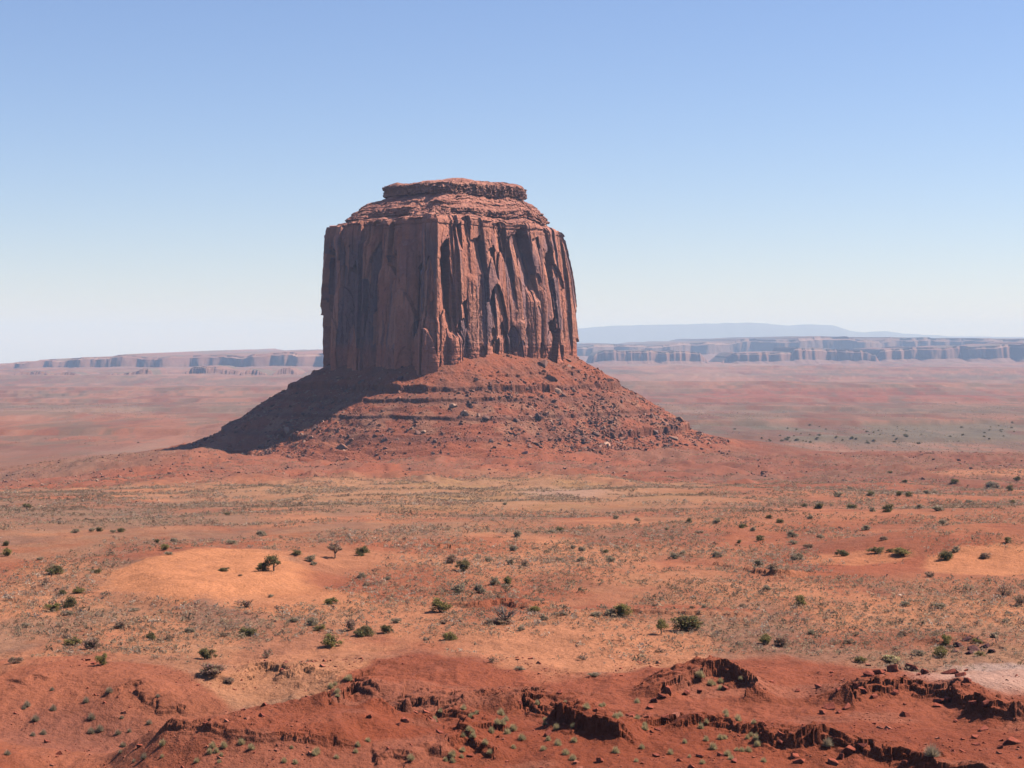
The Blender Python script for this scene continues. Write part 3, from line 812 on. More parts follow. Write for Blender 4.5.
# ------------------------------------------------------------------ haze
def haze():
    m = bpy.data.materials.new('air_haze'); m.use_nodes = True
    t = m.node_tree; t.nodes.clear()
    out = t.nodes.new('ShaderNodeOutputMaterial'); pv = t.nodes.new('ShaderNodeVolumePrincipled')
    pv.inputs['Color'].default_value = (*HAZE_COLOR, 1)
    pv.inputs['Absorption Color'].default_value = (0.57, 0.76, 0.78, 1)
    pv.inputs['Density'].default_value = HAZE_DENSITY
    pv.inputs['Anisotropy'].default_value = 0.0
    t.links.new(pv.outputs[0], out.inputs['Volume'])
    x0, x1, y0, y1, z0, z1 = -66000, 66000, -3000, 66000, -960, 560
    V = [(x, y, z) for z in (z0, z1) for x, y in ((x0, y0), (x1, y0), (x1, y1), (x0, y1))]
    Fc = [(3, 2, 1, 0), (4, 5, 6, 7), (0, 1, 5, 4), (1, 2, 6, 5), (2, 3, 7, 6), (3, 0, 4, 7)]
    me = bpy.data.meshes.new('haze'); me.from_pydata(V, [], Fc); me.materials.append(m)
    tag(link('haze', me), kind='stuff')
haze()

# ------------------------------------------------------------------ plants
rng = np.random.default_rng(7)
LEAVES = {'green': (0.245, 0.19, 0.085), 'grey': (0.44, 0.325, 0.21), 'brown': (0.42, 0.25, 0.165), 'pale': (0.62, 0.47, 0.24), 'olive': (0.31, 0.235, 0.085)}

def leaf_faces(c, size, up=0.5, n=3):
    """one leaf-sized triangle or blade per centre."""
    m = len(c)
    a = rng.normal(size=(m, 3)); a /= np.linalg.norm(a, axis=1)[:, None]
    b = rng.normal(size=(m, 3)); b[:, 2] += up; b -= (a * b).sum(1)[:, None] * a; b /= np.linalg.norm(b, axis=1)[:, None]
    s = size * rng.uniform(0.6, 1.4, (m, 1))
    V = np.stack([c - a * s * 0.6 - b * s * 0.4, c + a * s * 0.6 - b * s * 0.4, c + b * s], 1).reshape(-1, 3)
    return V, np.arange(3 * m).reshape(-1, 3)

def foliage_mesh(name, kind, shape, seed):
    """a crown one unit wide and one unit high, standing on z = 0."""
    global rng
    rng = np.random.default_rng(seed)
    C = []
    nlob = int(rng.integers(2, 5)); lth = rng.uniform(0, 6.28) + np.arange(nlob) * 6.28 / nlob + rng.normal(size=nlob) * 0.4
    lobes = [(0.22 * math.cos(t) * rng.uniform(0.5, 1.2), 0.22 * math.sin(t) * rng.uniform(0.5, 1.2), rng.uniform(0.62, 1.05)) for t in lth]
    ncl = {'dome': 24, 'tree': 17, 'open': 15, 'low': 20}[shape]
    nl = {'dome': 110, 'tree': 100, 'open': 34, 'low': 90}[shape]
    for i in range(ncl):
        th = rng.uniform(0, 2 * math.pi)
        if shape == 'tree': el = rng.uniform(-0.25, 1.0); r = rng.uniform(0.65, 1.0); zc, zr = 0.60, 0.36
        elif shape == 'low': el = rng.uniform(0.0, 0.9); r = rng.uniform(0.5, 1.0); zc, zr = 0.22, 0.62
        else: el = rng.uniform(-0.55, 1.0); r = rng.uniform(0.5, 1.0); zc, zr = 0.36, 0.52
        k = math.sqrt(max(0.0, 1 - el * el))
        p = np.array([0.40 * r * k * math.cos(th), 0.40 * r * k * math.sin(th), zc + zr * r * el])
        lx, ly, lh = lobes[i % nlob]
        if shape != 'tree': p = np.array([p[0] * 0.62 + lx, p[1] * 0.62 + ly, p[2] * lh])
        else: p = np.array([p[0] * 0.75 + lx * 0.7, p[1] * 0.75 + ly * 0.7, p[2] * (0.75 + 0.25 * lh)])
        sg = rng.uniform(0.04, 0.11)
        C.append(p + rng.normal(size=(nl, 3)) * sg * np.array([1, 1, 0.85]))
    C = np.concatenate(C); C[:, 2] = np.maximum(C[:, 2], 0.02)
    V, Fc = leaf_faces(C, 0.046 if shape != 'open' else 0.045)
    base = np.array(LEAVES[kind])
    k = rng.uniform(0.7, 1.35, (len(C), 1)) * (1 + 0.12 * rng.normal(size=(len(C), 3)))
    return mesh_np(name, V, Fc, np.repeat(base[None] * k, 3, axis=0), M_LEAF, smooth=False)

def tube(path, rad, sides=5):
    V = []; path = np.array(path, float)
    for i, p in enumerate(path):
        d = path[min(i + 1, len(path) - 1)] - path[max(i - 1, 0)]; d /= np.linalg.norm(d) + 1e-9
        a = np.cross(d, (0.3, 0.9, 0.1)); a /= np.linalg.norm(a); b = np.cross(d, a)
        for k in range(sides):
            t = 2 * math.pi * k / sides
            V.append(p + rad[i] * (a * math.cos(t) + b * math.sin(t)))
    return np.array(V), grid_faces(len(path), sides, True)

def stems_mesh(name, seed, n=6, thick=0.022, spread=0.36, top=0.75, col=(0.16, 0.11, 0.08), trunk=0.0):
    r = np.random.default_rng(seed); Vs = []; Fs = []; k = 0
    jobs = []
    if trunk: jobs.append(([(0, 0, -0.06), (0.02, 0.01, trunk * 0.5), (0.0, 0.02, trunk)], [thick * 2.2, thick * 1.7, thick * 1.5]))
    for i in range(n):
        th = r.uniform(0, 6.28); e = r.uniform(0.4, 1.0) * spread; t = r.uniform(0.7, 1.0) * top
        q = np.array([e * math.cos(th), e * math.sin(th), t]); o = np.array([0, 0, trunk * 0.8 - (0.05 if not trunk else 0)])
        mid = o * 0.5 + q * 0.5 + r.normal(size=3) * 0.05
        jobs.append(([o, mid, q], [thick, thick * 0.7, thick * 0.25]))
        for j in range(3):
            q2 = q + r.normal(size=3) * np.array([0.13, 0.13, 0.09])
            jobs.append(([mid, (mid + q2) / 2 + r.normal(size=3) * 0.02, q2], [thick * 0.5, thick * 0.35, thick * 0.12]))
    for p, rd in jobs:
        V, Fc = tube(p, rd, 4); Vs.append(V); Fs.append(Fc + k); k += len(V)
    V = np.concatenate(Vs)
    return mesh_np(name, V, np.concatenate(Fs), np.repeat(np.array([col]), len(V), 0), M_WOOD)

FOL = {}
def fol(kind, shape):
    k = (kind, shape)
    if k not in FOL: FOL[k] = [foliage_mesh('foliage', kind, shape, 50 + hash_k(k) + i) for i in range(5)]
    return FOL[k][int(pick.integers(5))]
def hash_k(k): return sum(ord(c) for c in k[0] + k[1]) % 97
STEM = {False: [stems_mesh('stems', 70 + i) for i in range(2)], True: [stems_mesh('stems', 80 + i, 5, 0.024, 0.34, 0.8, trunk=0.32) for i in range(2)]}
DEAD = stems_mesh('branches', 91, 16, 0.020, 0.55, 0.95, (0.20, 0.15, 0.125), 0.12)
pick = np.random.default_rng(11)

# column, row of the foot, width and height in the picture's scale, colour, shape, label (None: one of a scattered group)
P = [
 (27, 511, 9, 8, 'green', 'tree', 'small dark tree on the grey flat at far left, below the red apron'),
 (6, 546, 8, 6, 'green', 'dome', 'upper of two green bushes close together at the left edge'),
 (7.5, 556, 10, 9, 'olive', 'dome', 'lower of two olive bushes close together at the left edge'),
 (55, 574, 17, 12, 'green', 'dome', 'round dark green bush alone on pinkish ground left of the orange dune'),
 (95, 573, 13, 6, 'green', 'low', 'flat dark green bush beside the upper left edge of the orange dune'),
 (45, 585, 6, 6, 'brown', 'dome', None), (62, 595, 10, 8, 'green', 'dome', 'small leaning green bush above a pair of bushes left of the dune'),
 (78, 593, 14, 8, 'olive', 'low', 'pale olive low bush on the left slope of the dune'),
 (70, 607, 17, 12, 'green', 'dome', 'larger right-hand bush of a dark touching pair left of the dune'),
 (53, 611, 16, 9, 'olive', 'dome', 'olive left-hand bush of a dark touching pair left of the dune'),
 (67, 615, 14, 7, 'grey', 'low', 'grey low bush at the foot of the dark pair left of the dune'),
 (74, 645, 19, 11, 'olive', 'low', 'spreading olive bush joined to a rounder one above the left red mound'),
 (93, 648, 20, 15, 'brown', 'dome', 'round brownish bush joined to a spreading olive one above the left red mound'),
 (152, 640, 11, 11, 'green', 'dome', 'small upright green bush amid scrub below the orange dune'),
 (76, 533, 11, 6, 'grey', 'dome', None), (92, 532, 8, 6, 'grey', 'low', None), (99, 532, 7, 6, 'green', 'dome', None), (113, 533, 7, 5, 'grey', 'low', None), (121.5, 532, 8, 6, 'green', 'dome', None),
 (157, 543, 6, 5, 'green', 'dome', None), (165, 550, 9, 7, 'olive', 'dome', None), (174, 542, 10, 6, 'grey', 'dome', None), (168, 555, 11, 5, 'grey', 'low', None), (178, 549, 8, 4, 'brown', 'low', None),
 (102, 665, 14, 13, 'olive', 'dome', 'olive bush standing just behind the crest of the left red mound'),
 (15, 663, 14, 9, 'brown', 'dome', 'reddish brown dry bush behind the red mound at far left'),
 (207, 659, 20, 13, 'green', 'dome', 'dark green bush casting a black shadow below the dune, above a brown one'),
 (212, 674, 30, 15, 'brown', 'low', 'wide grey-brown dry bush directly below a dark green bush in the gully'),
 (228, 682, 14, 8, 'brown', 'low', None),
 (263, 571, 14, 10, 'green', 'dome', 'low dark left lobe bush leaning against the two-stemmed tree on the dune edge'),
 (274, 571, 19, 16, 'green', 'tree', 'spreading dark green tree with visible trunk on the upper dune edge'),
 (297, 555, 11, 7, 'green', 'dome', 'compact dark green bush upper right of the tree on the dune'),
 (311, 561, 12, 8, 'grey', 'dome', 'grey bush right of the compact dark bush behind the dune'), (314, 565, 8, 6, 'grey', 'low', None),
 (335, 558, 16, 16, 'brown', 'tree', 'bare reddish brown tree with open crown left of a round green bush'),
 (362, 555, 15, 11, 'green', 'dome', 'round dark green bush just right of the bare brown tree'),
 (225, 571, 14, 5, 'green', 'low', 'flat green bush growing on the bare orange sand of the dune'),
 (240, 576, 5, 3, 'brown', 'low', None),
 (261, 536, 13, 8, 'grey', 'dome', None), (231, 544, 14, 6, 'grey', 'low', None), (227, 515, 5, 4, 'green', 'dome', None),
 (332, 604, 15, 9, 'olive', 'dome', 'bright olive bush at the right tip of the orange dune'),
 (248, 636, 19, 12, 'green', 'dome', 'dark green bush with a long shadow on the sandy slope below the dune'),
 (312, 625, 14, 11, 'grey', 'dome', 'left grey-green bush in the row below the right tip of the dune'), (319, 631, 12, 8, 'olive', 'low', None), (293, 622, 14, 6, 'grey', 'low', None),
 (351, 630, 14, 16, 'brown', 'dome', 'tall thin brownish bush with a dark foot in the row below the dune tip'),
 (364, 636, 20, 14, 'green', 'dome', 'large dark bush third along the row below the dune tip'),
 (386, 633, 12, 10, 'green', 'dome', 'round green bush at the right end of the row below the dune tip'), (397, 623, 12, 7, 'grey', 'low', None),
 (332, 647, 27, 16, 'olive', 'low', 'widest olive bush in front of the row below the dune tip'),
 (246, 607, 26, 11, 'brown', 'open', 'pinkish grey heap of dry brush on the lower dune sand'),
 (267, 658, 17, 14, 'brown', 'open', 'leafless grey-brown shrub on the slope right of the long-shadowed bush'),
 (361, 578, 9, 7, 'grey', 'dome', None), (366, 586, 8, 6, 'brown', 'dome', None), (388, 580, 8, 5, 'grey', 'dome', None), (271, 597, 7, 4, 'grey', 'low', None),
 (440, 612, 23, 15, 'olive', 'dome', 'big smooth round olive bush on bare sand, in the middle left'),
 (459, 594, 17, 14, 'grey', 'dome', 'bushy grey-green shrub with dark shadow, left one of a pair behind the big olive bush'),
 (479, 593, 14, 13, 'grey', 'dome', 'tapering grey-green shrub, right one of a pair behind the big olive bush'),
 (494, 585, 12, 10, 'grey', 'dome', 'left upright grey shrub of two on the rise above the red cutbank'), (508, 584, 12, 11, 'olive', 'dome', 'right upright olive shrub of two on the rise above the red cutbank'), (506, 587, 10, 5, 'grey', 'low', None),
 (463, 571, 17, 13, 'green', 'dome', 'dark ragged shrub in front of a brownish grey one, above the shrub pair'),
 (452, 563, 14, 10, 'brown', 'dome', 'brownish grey shrub behind a dark ragged one above the shrub pair'),
 (488, 562, 9, 7, 'grey', 'dome', None), (514, 551, 11, 8, 'grey', 'dome', None), (518, 537, 10, 9, 'grey', 'dome', None), (560, 532, 9, 7, 'green', 'dome', None), (552, 533, 9, 5, 'grey', 'low', None),
 (510, 565, 9, 7, 'grey', 'dome', None), (525, 566, 10, 7, 'brown', 'dome', None), (573, 549, 7, 6, 'grey', 'dome', None), (582, 551, 8, 6, 'grey', 'dome', None), (581, 562, 11, 8, 'grey', 'dome', None), (560, 561, 8, 5, 'grey', 'low', None),
 (534, 612, 15, 8, 'olive', 'low', 'low olive bush right of the dead branchy tree'),
 (450, 640, 15, 10, 'olive', 'dome', 'olive bush with a sharp shadow on bare sand below the big round olive bush'),
 (544, 620, 9, 7, 'grey', 'dome', None), (521, 630, 8, 5, 'grey', 'dome', None), (564, 615, 10, 4, 'grey', 'low', None), (597, 616, 15, 6, 'grey', 'low', 'low pale grey bush left of the big bush on the red bank'),
 (443, 624, 12, 7, 'brown', 'low', None), (427, 640, 9, 5, 'brown', 'low', None), (492, 663, 14, 9, 'brown', 'open', 'spiky dry brown shrub on bare sand before the red badlands'), (583, 660, 13, 7, 'brown', 'open', 'dry brown shrub on bare sand below the small red ledge'), (661, 652, 14, 6, 'brown', 'open', 'flat dark dry shrub on bare sand right of centre'), (595, 676, 14, 5, 'grey', 'low', None), (520, 670, 12, 5, 'grey', 'low', None),
 (622, 616, 20, 14, 'olive', 'dome', 'bushy olive shrub on the red bank, right of centre'), (610, 615, 12, 9, 'grey', 'dome', 'pale shrub leaning on the left of an olive shrub on the red bank'),
 (661, 634, 17, 14, 'olive', 'tree', 'small olive tree with bare trunk and shadow left of the largest bush'),
 (687, 631, 32, 19, 'green', 'dome', 'largest green bush with a domed crown right of centre'),
 (766, 644, 14, 11, 'olive', 'dome', 'olive left-hand bush of a pair on sand right of the largest bush'), (782, 645, 17, 13, 'brown', 'dome', 'brown right-hand bush of a pair on sand right of the largest bush'),
 (689, 523, 8, 6, 'green', 'dome', None), (717, 524, 10, 9, 'grey', 'dome', None), (743, 528, 8, 6, 'green', 'dome', None), (753, 531, 7, 5, 'grey', 'dome', None), (769, 519, 7, 5, 'green', 'dome', None), (780, 523, 8, 6, 'green', 'dome', None), (760, 541, 10, 7, 'green', 'dome', None),
 (792, 537, 11, 8, 'grey', 'dome', None), (793, 544, 12, 6, 'grey', 'low', None), (797, 560, 14, 9, 'grey', 'dome', None), (675, 559, 13, 9, 'grey', 'dome', None), (683, 554, 8, 5, 'grey', 'dome', None), (611, 562, 10, 8, 'grey', 'dome', None), (605, 553, 7, 5, 'green', 'dome', None), (717, 557, 11, 8, 'grey', 'dome', None),
 (758, 566, 11, 9, 'grey', 'dome', 'grey shrub at the left end of a dark gully right of centre'), (773, 571, 12, 8, 'brown', 'dome', 'dark brown shrub at the right end of a dark gully right of centre'), (767, 591, 10, 8, 'grey', 'low', None), (742, 607, 8, 5, 'brown', 'dome', None), (799, 605, 14, 11, 'olive', 'dome', 'olive shrub alone on grey scrub ground right of the red bank'), (704, 608, 7, 5, 'grey', 'dome', None), (692, 608, 6, 4, 'brown', 'dome', None), (655, 606, 8, 4, 'brown', 'low', None), (637, 521, 8, 5, 'grey', 'dome', None), (616, 519, 7, 6, 'grey', 'dome', None), (739, 543, 6, 4, 'green', 'dome', None), (699, 533, 9, 4, 'grey', 'low', None), (667, 530, 6, 4, 'grey', 'dome', None),
 (842, 556, 14, 8, 'green', 'dome', 'dark green shrub at the left end of the orange sand strip'),
 (876, 553, 18, 8, 'green', 'low', 'long dark hedge-like bush at the top of the orange sand strip, left half'), (902, 555, 26, 9, 'olive', 'low', 'long olive hedge-like bush at the top of the orange sand strip, right half'), (890, 552, 9, 5, 'green', 'low', None),
 (945, 560, 15, 13, 'green', 'dome', 'tall dark green bush on the crest of the orange sand strip'), (956, 552, 9, 7, 'grey', 'dome', None), (985, 558, 12, 8, 'brown', 'dome', 'reddish brown bush on the crest of the orange sand at far right'), (808, 548, 11, 6, 'brown', 'dome', None),
 (852, 509, 11, 7, 'green', 'dome', None), (819, 509, 11, 7, 'green', 'dome', None), (871, 496, 9, 7, 'green', 'dome', None), (838, 497, 10, 6, 'grey', 'dome', None), (888, 512, 15, 9, 'green', 'dome', None), (872, 512, 7, 6, 'grey', 'dome', None), (899, 496, 9, 6, 'green', 'dome', None), (909, 497, 9, 6, 'green', 'dome', None), (926, 494, 9, 6, 'grey', 'dome', None), (935, 494, 8, 5, 'grey', 'low', None), (937, 511, 14, 7, 'grey', 'dome', None), (919, 509, 9, 6, 'grey', 'dome', None),
 (955, 483, 8, 6, 'green', 'dome', None), (992, 488, 15, 9, 'grey', 'dome', None), (1010, 491, 9, 7, 'green', 'dome', None), (1017, 481, 7, 7, 'green', 'dome', None), (1013, 504, 6, 6, 'green', 'dome', None), (1008, 543, 9, 7, 'green', 'dome', None), (969, 503, 9, 5, 'grey', 'dome', None), (943, 524, 10, 6, 'grey', 'dome', None), (866, 530, 11, 6, 'grey', 'dome', None), (820, 538, 9, 5, 'grey', 'dome', None), (905, 483, 6, 4, 'green', 'dome', None), (890, 473, 5, 3, 'green', 'dome', None), (850, 490, 7, 5, 'grey', 'dome', None), (804, 507, 6, 5, 'green', 'dome', None), (811, 519, 8, 5, 'grey', 'dome', None), (884, 540, 9, 6, 'brown', 'dome', None),
 (811, 634, 10, 6, 'grey', 'dome', None), (848, 643, 10, 6, 'brown', 'dome', None), (902, 636, 11, 7, 'brown', 'dome', None), (946, 645, 12, 12, 'olive', 'dome', 'olive bush just left of the dark broken rocks'), (941, 657, 16, 12, 'olive', 'dome', 'rounded olive bush in front of the dark broken rocks'), (890, 662, 20, 9, 'pale', 'low', 'pale straw-coloured low bush on sand behind the right badlands'), (918, 655, 14, 8, 'grey', 'low', None), (860, 662, 14, 7, 'olive', 'low', None), (980, 656, 12, 6, 'olive', 'low', 'olive low bush below the dark broken rocks'), (978, 643, 10, 6, 'olive', 'low', None), (995, 638, 11, 7, 'grey', 'dome', None),
 (1003, 595, 20, 13, 'brown', 'open', 'bare grey spreading shrub near the right edge, below the orange sand'), (1020, 606, 12, 12, 'brown', 'dome', 'reddish brown shrub cut by the right edge of the view'), (968, 592, 16, 9, 'grey', 'open', None), (930, 577, 14, 8, 'brown', 'low', None), (905, 606, 12, 7, 'grey', 'low', None), (1006, 622, 9, 5, 'grey', 'low', None), (940, 608, 15, 7, 'grey', 'low', None),
 (300, 505, 5, 4, 'grey', 'dome', None), (505, 505, 6, 4, 'grey', 'dome', None), (170, 640, 12, 7, 'brown', 'dome', None), (190, 632, 12, 6, 'grey', 'dome', None), (120, 628, 14, 8, 'brown', 'dome', None), (135, 611, 11, 5, 'grey', 'low', None), (225, 636, 10, 6, 'brown', 'dome', None), (26, 627, 11, 6, 'grey', 'low', None), (40, 560, 8, 4, 'grey', 'low', None),
]
def group_of(u, v, kind):
    tone = {'green': 'dark green', 'olive': 'olive', 'grey': 'grey-green', 'brown': 'dry brown', 'pale': 'straw-coloured'}[kind]
    if u < 230 and v < 560: w = 'scattered on the grey flat behind the orange dune'
    elif u < 420 and v < 600: w = 'scattered behind and beside the orange dune'
    elif u < 420: w = 'scattered on the sandy slope below the orange dune'
    elif u < 620 and v < 600: w = 'scattered on the red and tan flat below the butte'
    elif u < 620: w = 'scattered on the bare sand in the middle'
    elif v < 528: w = 'dotted over the red ground right of the butte foot'
    elif v < 580: w = 'dotted over the ground near the orange sand strip'
    else: w = 'scattered over the sandy ground behind the right badlands'
    return 'small %s shrub %s' % (tone, w), 'shrubs ' + w

def plant(u, v, w, h, kind, shape, label):
    p = hit(u, v); D = p.y
    W = w * D / F * 1.0; Hh = h * D / F * 1.05
    tree = shape == 'tree'
    nm = 'desert_tree' if tree else 'shrub'
    lab, grp = (label, None) if label else group_of(u, v, kind)
    rz = float(pick.uniform(0, 6.28))
    fm = fol(kind, shape)
    if label or w >= 11:
        r = bpy.data.objects.new(nm, None); COL.objects.link(r)
        f = link('crown' if tree else 'foliage', fm, r)
        link('trunk' if tree else 'stems', STEM[tree][int(pick.integers(2))], r)
    else:
        r = link(nm, fm)
    r.location = p - Vector((0, 0, 0.05)); r.rotation_euler = (0, 0, rz); r.scale = (W, W, Hh)
    tag(r, lab, 'tree' if tree else 'shrub', grp)

for a in P: plant(*a)

# the dead tree on the sand
p = hit(505, 623); D = p.y
dt = bpy.data.objects.new('dead_tree', None); COL.objects.link(dt)
link('branches', DEAD, dt); lv = link('foliage', foliage_mesh('foliage', 'brown', 'low', 333), dt); lv.scale = (1, 1, 0.45); lv.location = (-0.12, 0, 0)
dt.location = p; dt.scale = (32 * D / F,) * 2 + (18 * D / F,)
tag(dt, 'leafless grey tangled tree with dark foot, in front of the red cutbank', 'dead tree')

# shrubs far out on the plain right of the butte
small = [fol('green', 'dome') for _ in range(3)]
r_ = np.random.default_rng(5)
for i in range(64):
    u = r_.uniform(770, 1030) if i > 6 else r_.uniform(730, 830); v = 446 - 26 * r_.beta(1.6, 2.6) - 1
    p = hit0(u, v, 0, H, 2300, 9000)
    z = float(H(np.array([p[0]]), np.array([p[1]]))[0])
    o = link('far_shrub', small[i % 3]); w = r_.uniform(3.0, 6.0) * (1.25 if v > 435 else 1)
    o.location = (p[0], p[1], z); o.scale = (w, w, w * 0.7); o.rotation_euler = (0, 0, r_.uniform(0, 6))
    tag(o, 'tiny dark shrub on the grey-green plain far right of the butte', 'shrub', 'far shrubs on the grey-green plain')

# pale grass tufts on the near badlands
def tuft_mesh(seed, kind='pale'):
    r = np.random.default_rng(seed); n = 420
    th = r.uniform(0, 6.28, n); ph = np.arccos(r.uniform(0.05, 1, n))
    d = np.stack([np.sin(ph) * np.cos(th), np.sin(ph) * np.sin(th), np.cos(ph)], -1)
    L = r.uniform(0.30, 0.52, (n, 1)); tip = d * L * np.array([1, 1, 1.7]); b = d * L * 0.25 * np.array([1, 1, 0.7])
    s = np.cross(d, r.normal(size=(n, 3))); s /= np.linalg.norm(s, axis=1)[:, None] + 1e-9
    V = np.stack([b - s * 0.022, b + s * 0.022, tip], 1).reshape(-1, 3)
    c = np.repeat(np.array(LEAVES[kind])[None] * r.uniform(0.7, 1.3, (n, 1)), 3, 0)
    return mesh_np('grass_tuft', V, np.arange(3 * n).reshape(-1, 3), c, M_LEAF, smooth=False)
TUFT = [tuft_mesh(500 + i) for i in range(4)] + [tuft_mesh(510, 'grey')]
def tuft(u, v, w, label, grp, k=None):
    p = hit(u, v); W = w * p.y / F
    o = link('grass_tuft', TUFT[k if k is not None else int(pick.integers(4))])
    o.location = p - Vector((0, 0, 0.06)); o.scale = (W, W, W * float(pick.uniform(0.8, 1.0))); o.rotation_euler = (0, 0, float(pick.uniform(0, 6)))
    tag(o, label, 'grass tuft', grp)
tuft(932, 756, 23, 'largest pale grey tuft standing before the dark ledge at lower right', None, 4)
tuft(828, 748, 15, 'grey tuft in the shadow of the dark ledge right of the tuft cluster', None, 4)
tuft(434, 722, 10, 'yellowish tuft in the shaded hollow left of centre, lower edge', None)
TREG = [((510, 645), (702, 762), 30, 'pale tuft on the red slope under the middle scarp', 'tufts under the middle scarp'),
        ((668, 770), (714, 764), 24, 'pale tuft on the red slope left below the long ledge', 'tufts left below the long ledge'),
        ((690, 745), (676, 692), 7, 'pale tuft at the foot of the dark outcrop right of centre', 'tufts at the foot of the dark outcrop'),
        ((410, 510), (706, 764), 22, 'pale tuft on the broken red slope left of centre', 'tufts on the broken slope left of centre'),
        ((160, 370), (736, 764), 20, 'pale tuft on the dark red bank at lower left', 'tufts on the dark red bank'),
        ((330, 378), (676, 698), 6, 'pale tuft in front of the small triangular scarp', 'tufts by the triangular scarp'),
        ((5, 190), (690, 762), 22, 'small dull tuft on the low red mound at left', 'tufts on the left red mound')]
r_ = np.random.default_rng(15)
for (u0, u1), (v0, v1), n, lab, grp in TREG:
    for i in range(n):
        w = r_.uniform(6, 12)
        tuft(r_.uniform(u0, u1), r_.uniform(v0, v1), w, lab, grp, 4 if 'dull' in lab else None)

# ------------------------------------------------------------------ rocks
def rock_mesh(seed, colr):
    r = np.random.default_rng(seed)
    bm = bmesh.new()
    sz = np.array([1, r.uniform(0.6, 0.9), r.uniform(0.5, 0.85)]) * 0.5
    for i in range(15):
        q = r.uniform(-1, 1, 3); q /= np.abs(q).max() ** 0.75
        bm.verts.new(q * sz)
    g = bmesh.ops.convex_hull(bm, input=bm.verts)
    bmesh.ops.delete(bm, geom=[e for e in g['geom_interior'] if isinstance(e, bmesh.types.BMVert)], context='VERTS')
    bmesh.ops.bevel(bm, geom=list(bm.edges), offset=0.025, segments=1, affect='EDGES')
    me = bpy.data.meshes.new('boulder'); bm.to_mesh(me); bm.free()
    at = me.color_attributes.new('Col', 'FLOAT_COLOR', 'POINT')
    at.data.foreach_set('color', np.tile(np.array([*colr, 1], dtype=np.float32), len(me.vertices)))
    me.materials.append(M_ROCK)
    return me
RK_T = [rock_mesh(700 + i, [(0.30, 0.13, 0.085), (0.24, 0.115, 0.085), (0.36, 0.19, 0.13), (0.20, 0.10, 0.075)][i % 4]) for i in range(8)]
RK_F = [rock_mesh(740 + i, [(0.34, 0.085, 0.05), (0.29, 0.075, 0.048)][i % 2]) for i in range(6)]
RK_D = [rock_mesh(760 + i, (0.13, 0.055, 0.05)) for i in range(3)]
RK_P = [rock_mesh(770 + i, (0.46, 0.25, 0.17)) for i in range(2)]
def rock(me, loc, size, label, cat='boulder', grp=None, squash=1.0, name='boulder', tilt=0.5):
    o = link(name, me); o.location = loc; o.scale = (size, size, size * squash)
    o.rotation_euler = (float(pick.uniform(-tilt, tilt)), float(pick.uniform(-tilt, tilt)), float(pick.uniform(0, 6.28)))
    tag(o, label, cat, grp)
# talus: the few blocks one can tell apart
for u, v, w, me, lab in [
    (543, 365, 13, RK_T[1], 'topmost of three big slabs sliding down the right edge of the butte skirt'),
    (551, 379, 13, RK_T[0], 'middle one of three big slabs sliding down the right edge of the butte skirt'),
    (556, 391, 16, RK_T[2], 'lowest of three big slabs sliding down the right edge of the butte skirt'),
    (453, 406, 9, RK_P[0], 'pale upright block below the upper ledge of the butte skirt'),
    (465, 414, 10, RK_P[1], 'pale flat block just right below the pale upright block on the skirt'),
    (525, 454, 8, RK_D[0], 'dark cubic block at the foot of the sunlit skirt'),
    (417, 434, 7, RK_T[1], 'dark block left of a lighter one above the lower ledge of the skirt'),
    (424, 432, 6, RK_P[0], 'light block right of a dark one above the lower ledge of the skirt'),
    (607, 445, 10, RK_P[1], 'pale block on the lower right of the butte skirt'),
    (401, 379, 9, RK_D[1], 'dark rock in the sunlit corner just outside the butte shadow'),
    (657, 437, 9, RK_D[2], 'dark rock near the right toe of the butte skirt'),
    (194, 444, 7, RK_D[0], 'dark pointed rock at the left tip of the butte skirt'),
    (206, 440, 8, RK_D[1], 'dark rounded rock beside the pointed one at the left tip of the skirt'),
    (700, 433, 8, RK_D[2], 'dark rock poking up at the right end of the skirt')]:
    p = talus_at(u, v); rock(me, p, w * p.y / F, lab, squash=0.9)
r_ = np.random.default_rng(25)
BREG = [((560, 715), 100, 'angular boulder strewn on the right flank of the butte skirt', 'boulders on the right flank of the skirt'),
        ((390, 560), 45, 'angular boulder on the sunlit front of the butte skirt', 'boulders on the front of the skirt'),
        ((260, 420), 40, 'angular boulder on the lower left of the butte skirt, beyond the shadow', 'boulders on the lower left of the skirt')]
front = np.nonzero(_ok & (TU > 190) & (TU < 730))[0]
for (u0, u1), n, lab, grp in BREG:
    c = 0
    while c < n:
        k = int(front[r_.integers(len(front))]); p = TV[k]; u = TU[k]; v = TVv[k]
        if not (u0 < u < u1): continue
        if u < 420 and (v < 425 or p[2] < -122): continue
        if p[2] < -126 or p[2] > -22: continue
        if 420 < u < 560 and -48 < p[2] and r_.random() < 0.85: continue
        s_ = r_.pareto(1.9) * 1.8 + 2.6
        rock(RK_T[int(r_.integers(8))], Vector(p) + Vector((0, 0, 0.2)), min(s_, 10.0), lab, grp=grp, tilt=0.7); c += 1
# ledge blocks sit along the two broken sandstone bands
for zl, n, lab, grp in ((-52, 20, 'block fallen from the upper ledge of the butte skirt', 'blocks on the upper ledge'), (-99, 22, 'block fallen from the lower ledge of the butte skirt', 'blocks on the lower ledge')):
    cand = front[(np.abs(TV[front, 2] - zl) < 2.2) & (TU[front] > 330) & (TU[front] < 620)]
    for k in r_.choice(cand, n, replace=False):
        rock(RK_T[int(r_.integers(8))], Vector(TV[k]), r_.uniform(3.0, 6.0), lab, grp=grp, tilt=0.4)

